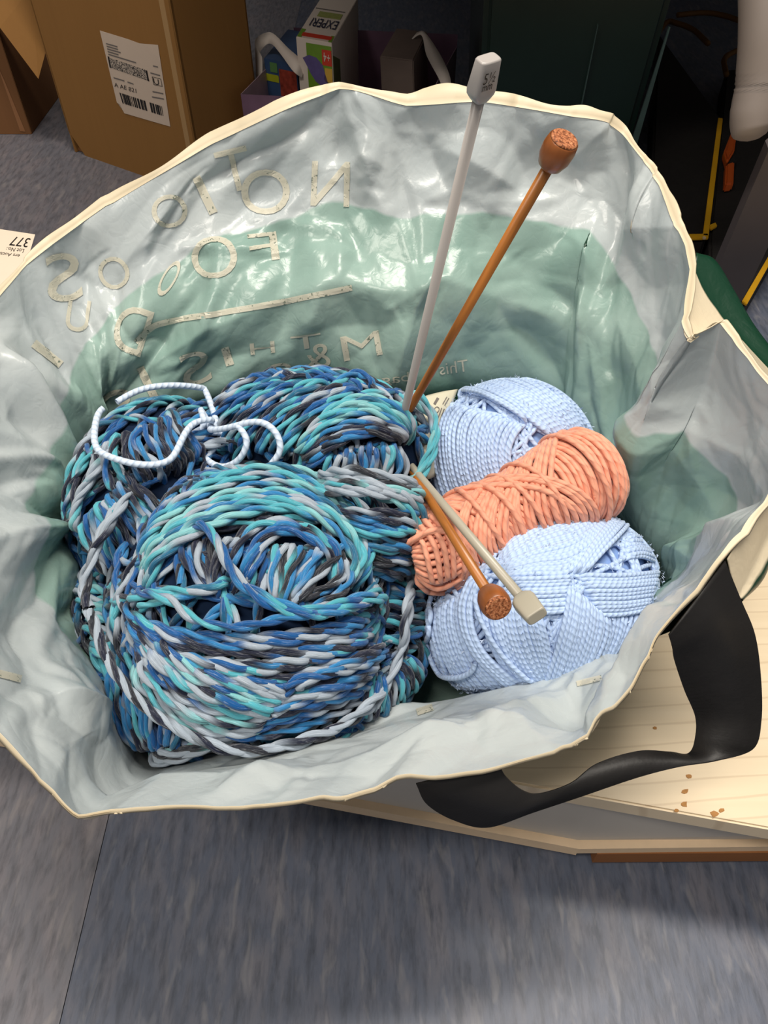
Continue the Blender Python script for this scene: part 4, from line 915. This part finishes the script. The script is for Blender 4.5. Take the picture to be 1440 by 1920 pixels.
for (u0, u1, n, amp, tilt, lift) in ((.05, .95, 34, .02, 0, .2), (.22, .52, 16, .16, 1.2, 1.5), (.32, .64, 12, .20, 4.4, 2.3), (.60, .90, 14, .09, .4, 1.6), (.60, .80, 9, .17, 4.2, 2.6), (.44, .56, 5, .22, 1.4, 3.1), (.92, .975, 5, .008, 0, 1.3), (.06, .22, 8, .045, 1.5, 1.2), (.08, .2, 7, .055, 4.4, 2.0), (.10, .16, 4, .09, .2, 2.8)):
    s = Strands()
    for k in range(n): pst(s, u0+(u1-u0)*(k+.5)/n+rng.normal()*.004, amp+rng.normal()*.006, tilt+rng.normal()*.08, rng.uniform(0, 6.28), lift+rng.uniform(-.25, .25))
    s.build('winding', M_peach, peach)
EP = Ell(pa+pd*pl*.13, (.0255, .0255, .0255))
for P_, Q_, n_, lf_ in (([(75, 930), (160, 850), (290, 830)], [(110, 1130), (220, 1210), (390, 1110)], 13, 2.2), ([(80, 900), (150, 1010), (180, 1170)], [(200, 830), (310, 950), (330, 1130)], 5, 3.4), ([(75, 990), (180, 930), (270, 930)], [(80, 1000), (190, 950), (280, 950)], 2, 4.4)):
    s = Strands()
    for p in fam(EP, P_, Q_, n_, RP, lf_, K=K6, jit=1.5, jl=.3): s.tube(resample(p, .0025), EP.c, RP*rng.uniform(.94, 1.06), 7)
    s.build('winding', M_peach, peach)
s = Strands()
for uc, am, ti in ((.40, .05, 1.0), (.49, .05, 1.2), (.58, .06, 1.1), (.78, .05, .9), (.34, .03, 2.4)): pst(s, uc, am, ti, rng.uniform(0, 6.28), 3.6)
s.build('loose_loop', M_peach, peach)

# ---- fine fibre halo on the yarns
def fuzz(E, n, lift, length, mat, parent, sub=None):
    q = rng.normal(size=(n, 3)); q /= np.linalg.norm(q, axis=1)[:, None]; q = q[q[:, 2] > -.3]; p = E.world(q); nn = E.normal(p); p = p+nn*lift*rng.uniform(.4, 1, (len(p), 1))
    d = rng.normal(size=p.shape)+nn*.7; d /= np.linalg.norm(d, axis=1)[:, None]; w_ = np.cross(d, nn); w_ /= np.linalg.norm(w_, axis=1)[:, None]+1e-9
    L_ = rng.uniform(.5, 1, (len(p), 1))*length; mid = p+d*L_*.55; end = mid+(d*.7+rng.normal(size=p.shape)*.5)*L_*.45
    V = np.stack([p-w_*.00002, p+w_*.00002, mid+w_*.00002, end], 1).reshape(-1, 3); k = np.arange(len(p))*4
    o = mesh('fibre_fuzz', V, np.concatenate([np.stack([k, k+1, k+2], 1), np.stack([k, k+2, k+3], 1)]).tolist(), mat, parent); o['kind'] = 'stuff'
M_fz = plain('blue_fibre', srgb(196, 212, 238), .7, .2)
fuzz(E1, 2600, RB*3, .0045, M_fz, bA); fuzz(E2, 2800, RB*3, .0045, M_fz, bB)

# ================================================================== NEEDLES
def frame(a, b):
    d = b-a; L_ = np.linalg.norm(d); d /= L_; n = np.array([0, 1., 0]); n -= d*(n@d); n /= np.linalg.norm(n); return d, n, np.cross(d, n), L_
def lathe(name, a, b, prof_, mat, parent, sides=24, caps=True):
    d, n, w_, L_ = frame(a, b); V = []; an = np.arange(sides)/sides*2*math.pi
    for s_, r in prof_:
        for q_ in an: V.append(a+d*s_+(n*math.cos(q_)+w_*math.sin(q_))*r)
    k = len(prof_); fs = [(i*sides+j, i*sides+(j+1) % sides, (i+1)*sides+(j+1) % sides, (i+1)*sides+j) for i in range(k-1) for j in range(sides)]
    if caps: fs += [tuple(range(sides))[::-1], tuple((k-1)*sides+j for j in range(sides))]
    o = mesh(name, V, fs, mat, parent, True); uv = o.data.uv_layers.new(name='UVMap')
    for p in o.data.polygons:
        if len(p.vertices) > 4: p.use_smooth = False
        for li, vi in zip(p.loop_indices, p.vertices): uv.data[li].uv = ((vi % sides)/sides*.05*1.0, prof_[vi//sides][0])
    return o
def shaft_prof(L_, r): return [(0, r), (L_*.9, r), (L_*.955, r*.85), (L_*.985, r*.45), (L_, r*.12)]
def needle_bamboo(head, far, length, label, r=.0029):
    d = (far-head)/np.linalg.norm(far-head); t = empty('knitting_needle', head, label, 'knitting needle', 'bamboo knitting needles')
    tip = head+d*length
    lathe('shaft', head, tip, shaft_prof(length, r), M_bamboo, t)
    h0 = head-d*.012
    lathe('knob', h0, tip, [(0, .0064), (.0010, .0074), (.005, .0081), (.010, .0078), (.0145, .0062), (.0165, .0040)], M_bamboohead, t, 32)
    lathe('knob_end', h0-d*.0006, tip, [(0, .0058), (.0005, .0066), (.0012, .0070)], M_end, t, 32); return t
def needle_grey(head, far, length, label, sidev, mat, r=.00275, text=False):
    d = (far-head)/np.linalg.norm(far-head); t = empty('knitting_needle', head, label, 'knitting needle', 'grey plastic knitting needles')
    tip = head+d*length; lathe('shaft', head+d*.004, tip, shaft_prof(length-.004, r), mat, t)
    ax = np.array(sidev, float); ax -= d*(ax@d); ax /= np.linalg.norm(ax); ay = np.cross(d, ax)
    V = []; secs = [(-.0132, .0046, .0026, .0016), (-.0130, .0052, .0031, .0018), (-.0124, .0056, .0034, .0020), (.0, .0064, .0042, .0020), (.0022, .0060, .0040, .0020), (.0046, .0040, .0034, .0022), (.0056, .0030, .0030, .0026)]
    m_ = 24
    for z_, hx_, hy_, rc in secs:
        for q_ in range(m_):
            a = q_/m_*2*math.pi; ca, sa = math.cos(a), math.sin(a); e = .45
            V.append(head+d*z_+ax*(math.copysign(abs(ca)**e, ca)*hx_)+ay*(math.copysign(abs(sa)**e, sa)*hy_))
    k = len(secs); fs = [(i*m_+j, i*m_+(j+1) % m_, (i+1)*m_+(j+1) % m_, (i+1)*m_+j) for i in range(k-1) for j in range(m_)]+[tuple(range(m_))[::-1], tuple((k-1)*m_+j for j in range(m_))]
    hdm = mesh('head', V, fs, mat, t, True)
    hdm.data.polygons[len(fs)-2].use_smooth = False
    if text:
        fo_ = head+ay*text*.0041; R_ = ax*(-text if np.cross(ax, -d)@ (ay*text) < 0 else text)
        R_ = ax if np.cross(ax, -d)@(ay*text) > 0 else -ax
        text_on('printed_text', '5½', fo_-R_*.0044+d*(-.0045), R_*.0068, -d*.0050, M_ink, hdm, .0002)
        text_on('printed_text', 'mm', fo_-R_*.0040+d*(-.0015), R_*.0056, -d*.0024, M_ink, hdm, .0002)
    return t
n1h, n1f = at(903, 165, .335), at(765, 745, .52)
needle_grey(n1h, n1f, .36, 'grey plastic knitting needle standing upright, head marked 5½ mm', (.80, .60, 0), M_greyplastic, text=1)
n2h, n2f = at(1036, 300, .365), at(785, 738, .535)
needle_bamboo(n2h, n2f, .335, 'bamboo knitting needle standing upright beside the grey one')
n3h, n3f = at(920, 1118, .396), at(788, 908, .528)
needle_bamboo(n3h, n3f, .222, 'bamboo knitting needle lying across the peach yarn, knob towards the viewer')
n4h, n4f = at(985, 1130, .394), at(786, 892, .536)
needle_grey(n4h, n4f, .215, 'grey plastic knitting needle lying across the peach yarn, blunt head forward', (.85, -.2, .5), M_greyplastic2)
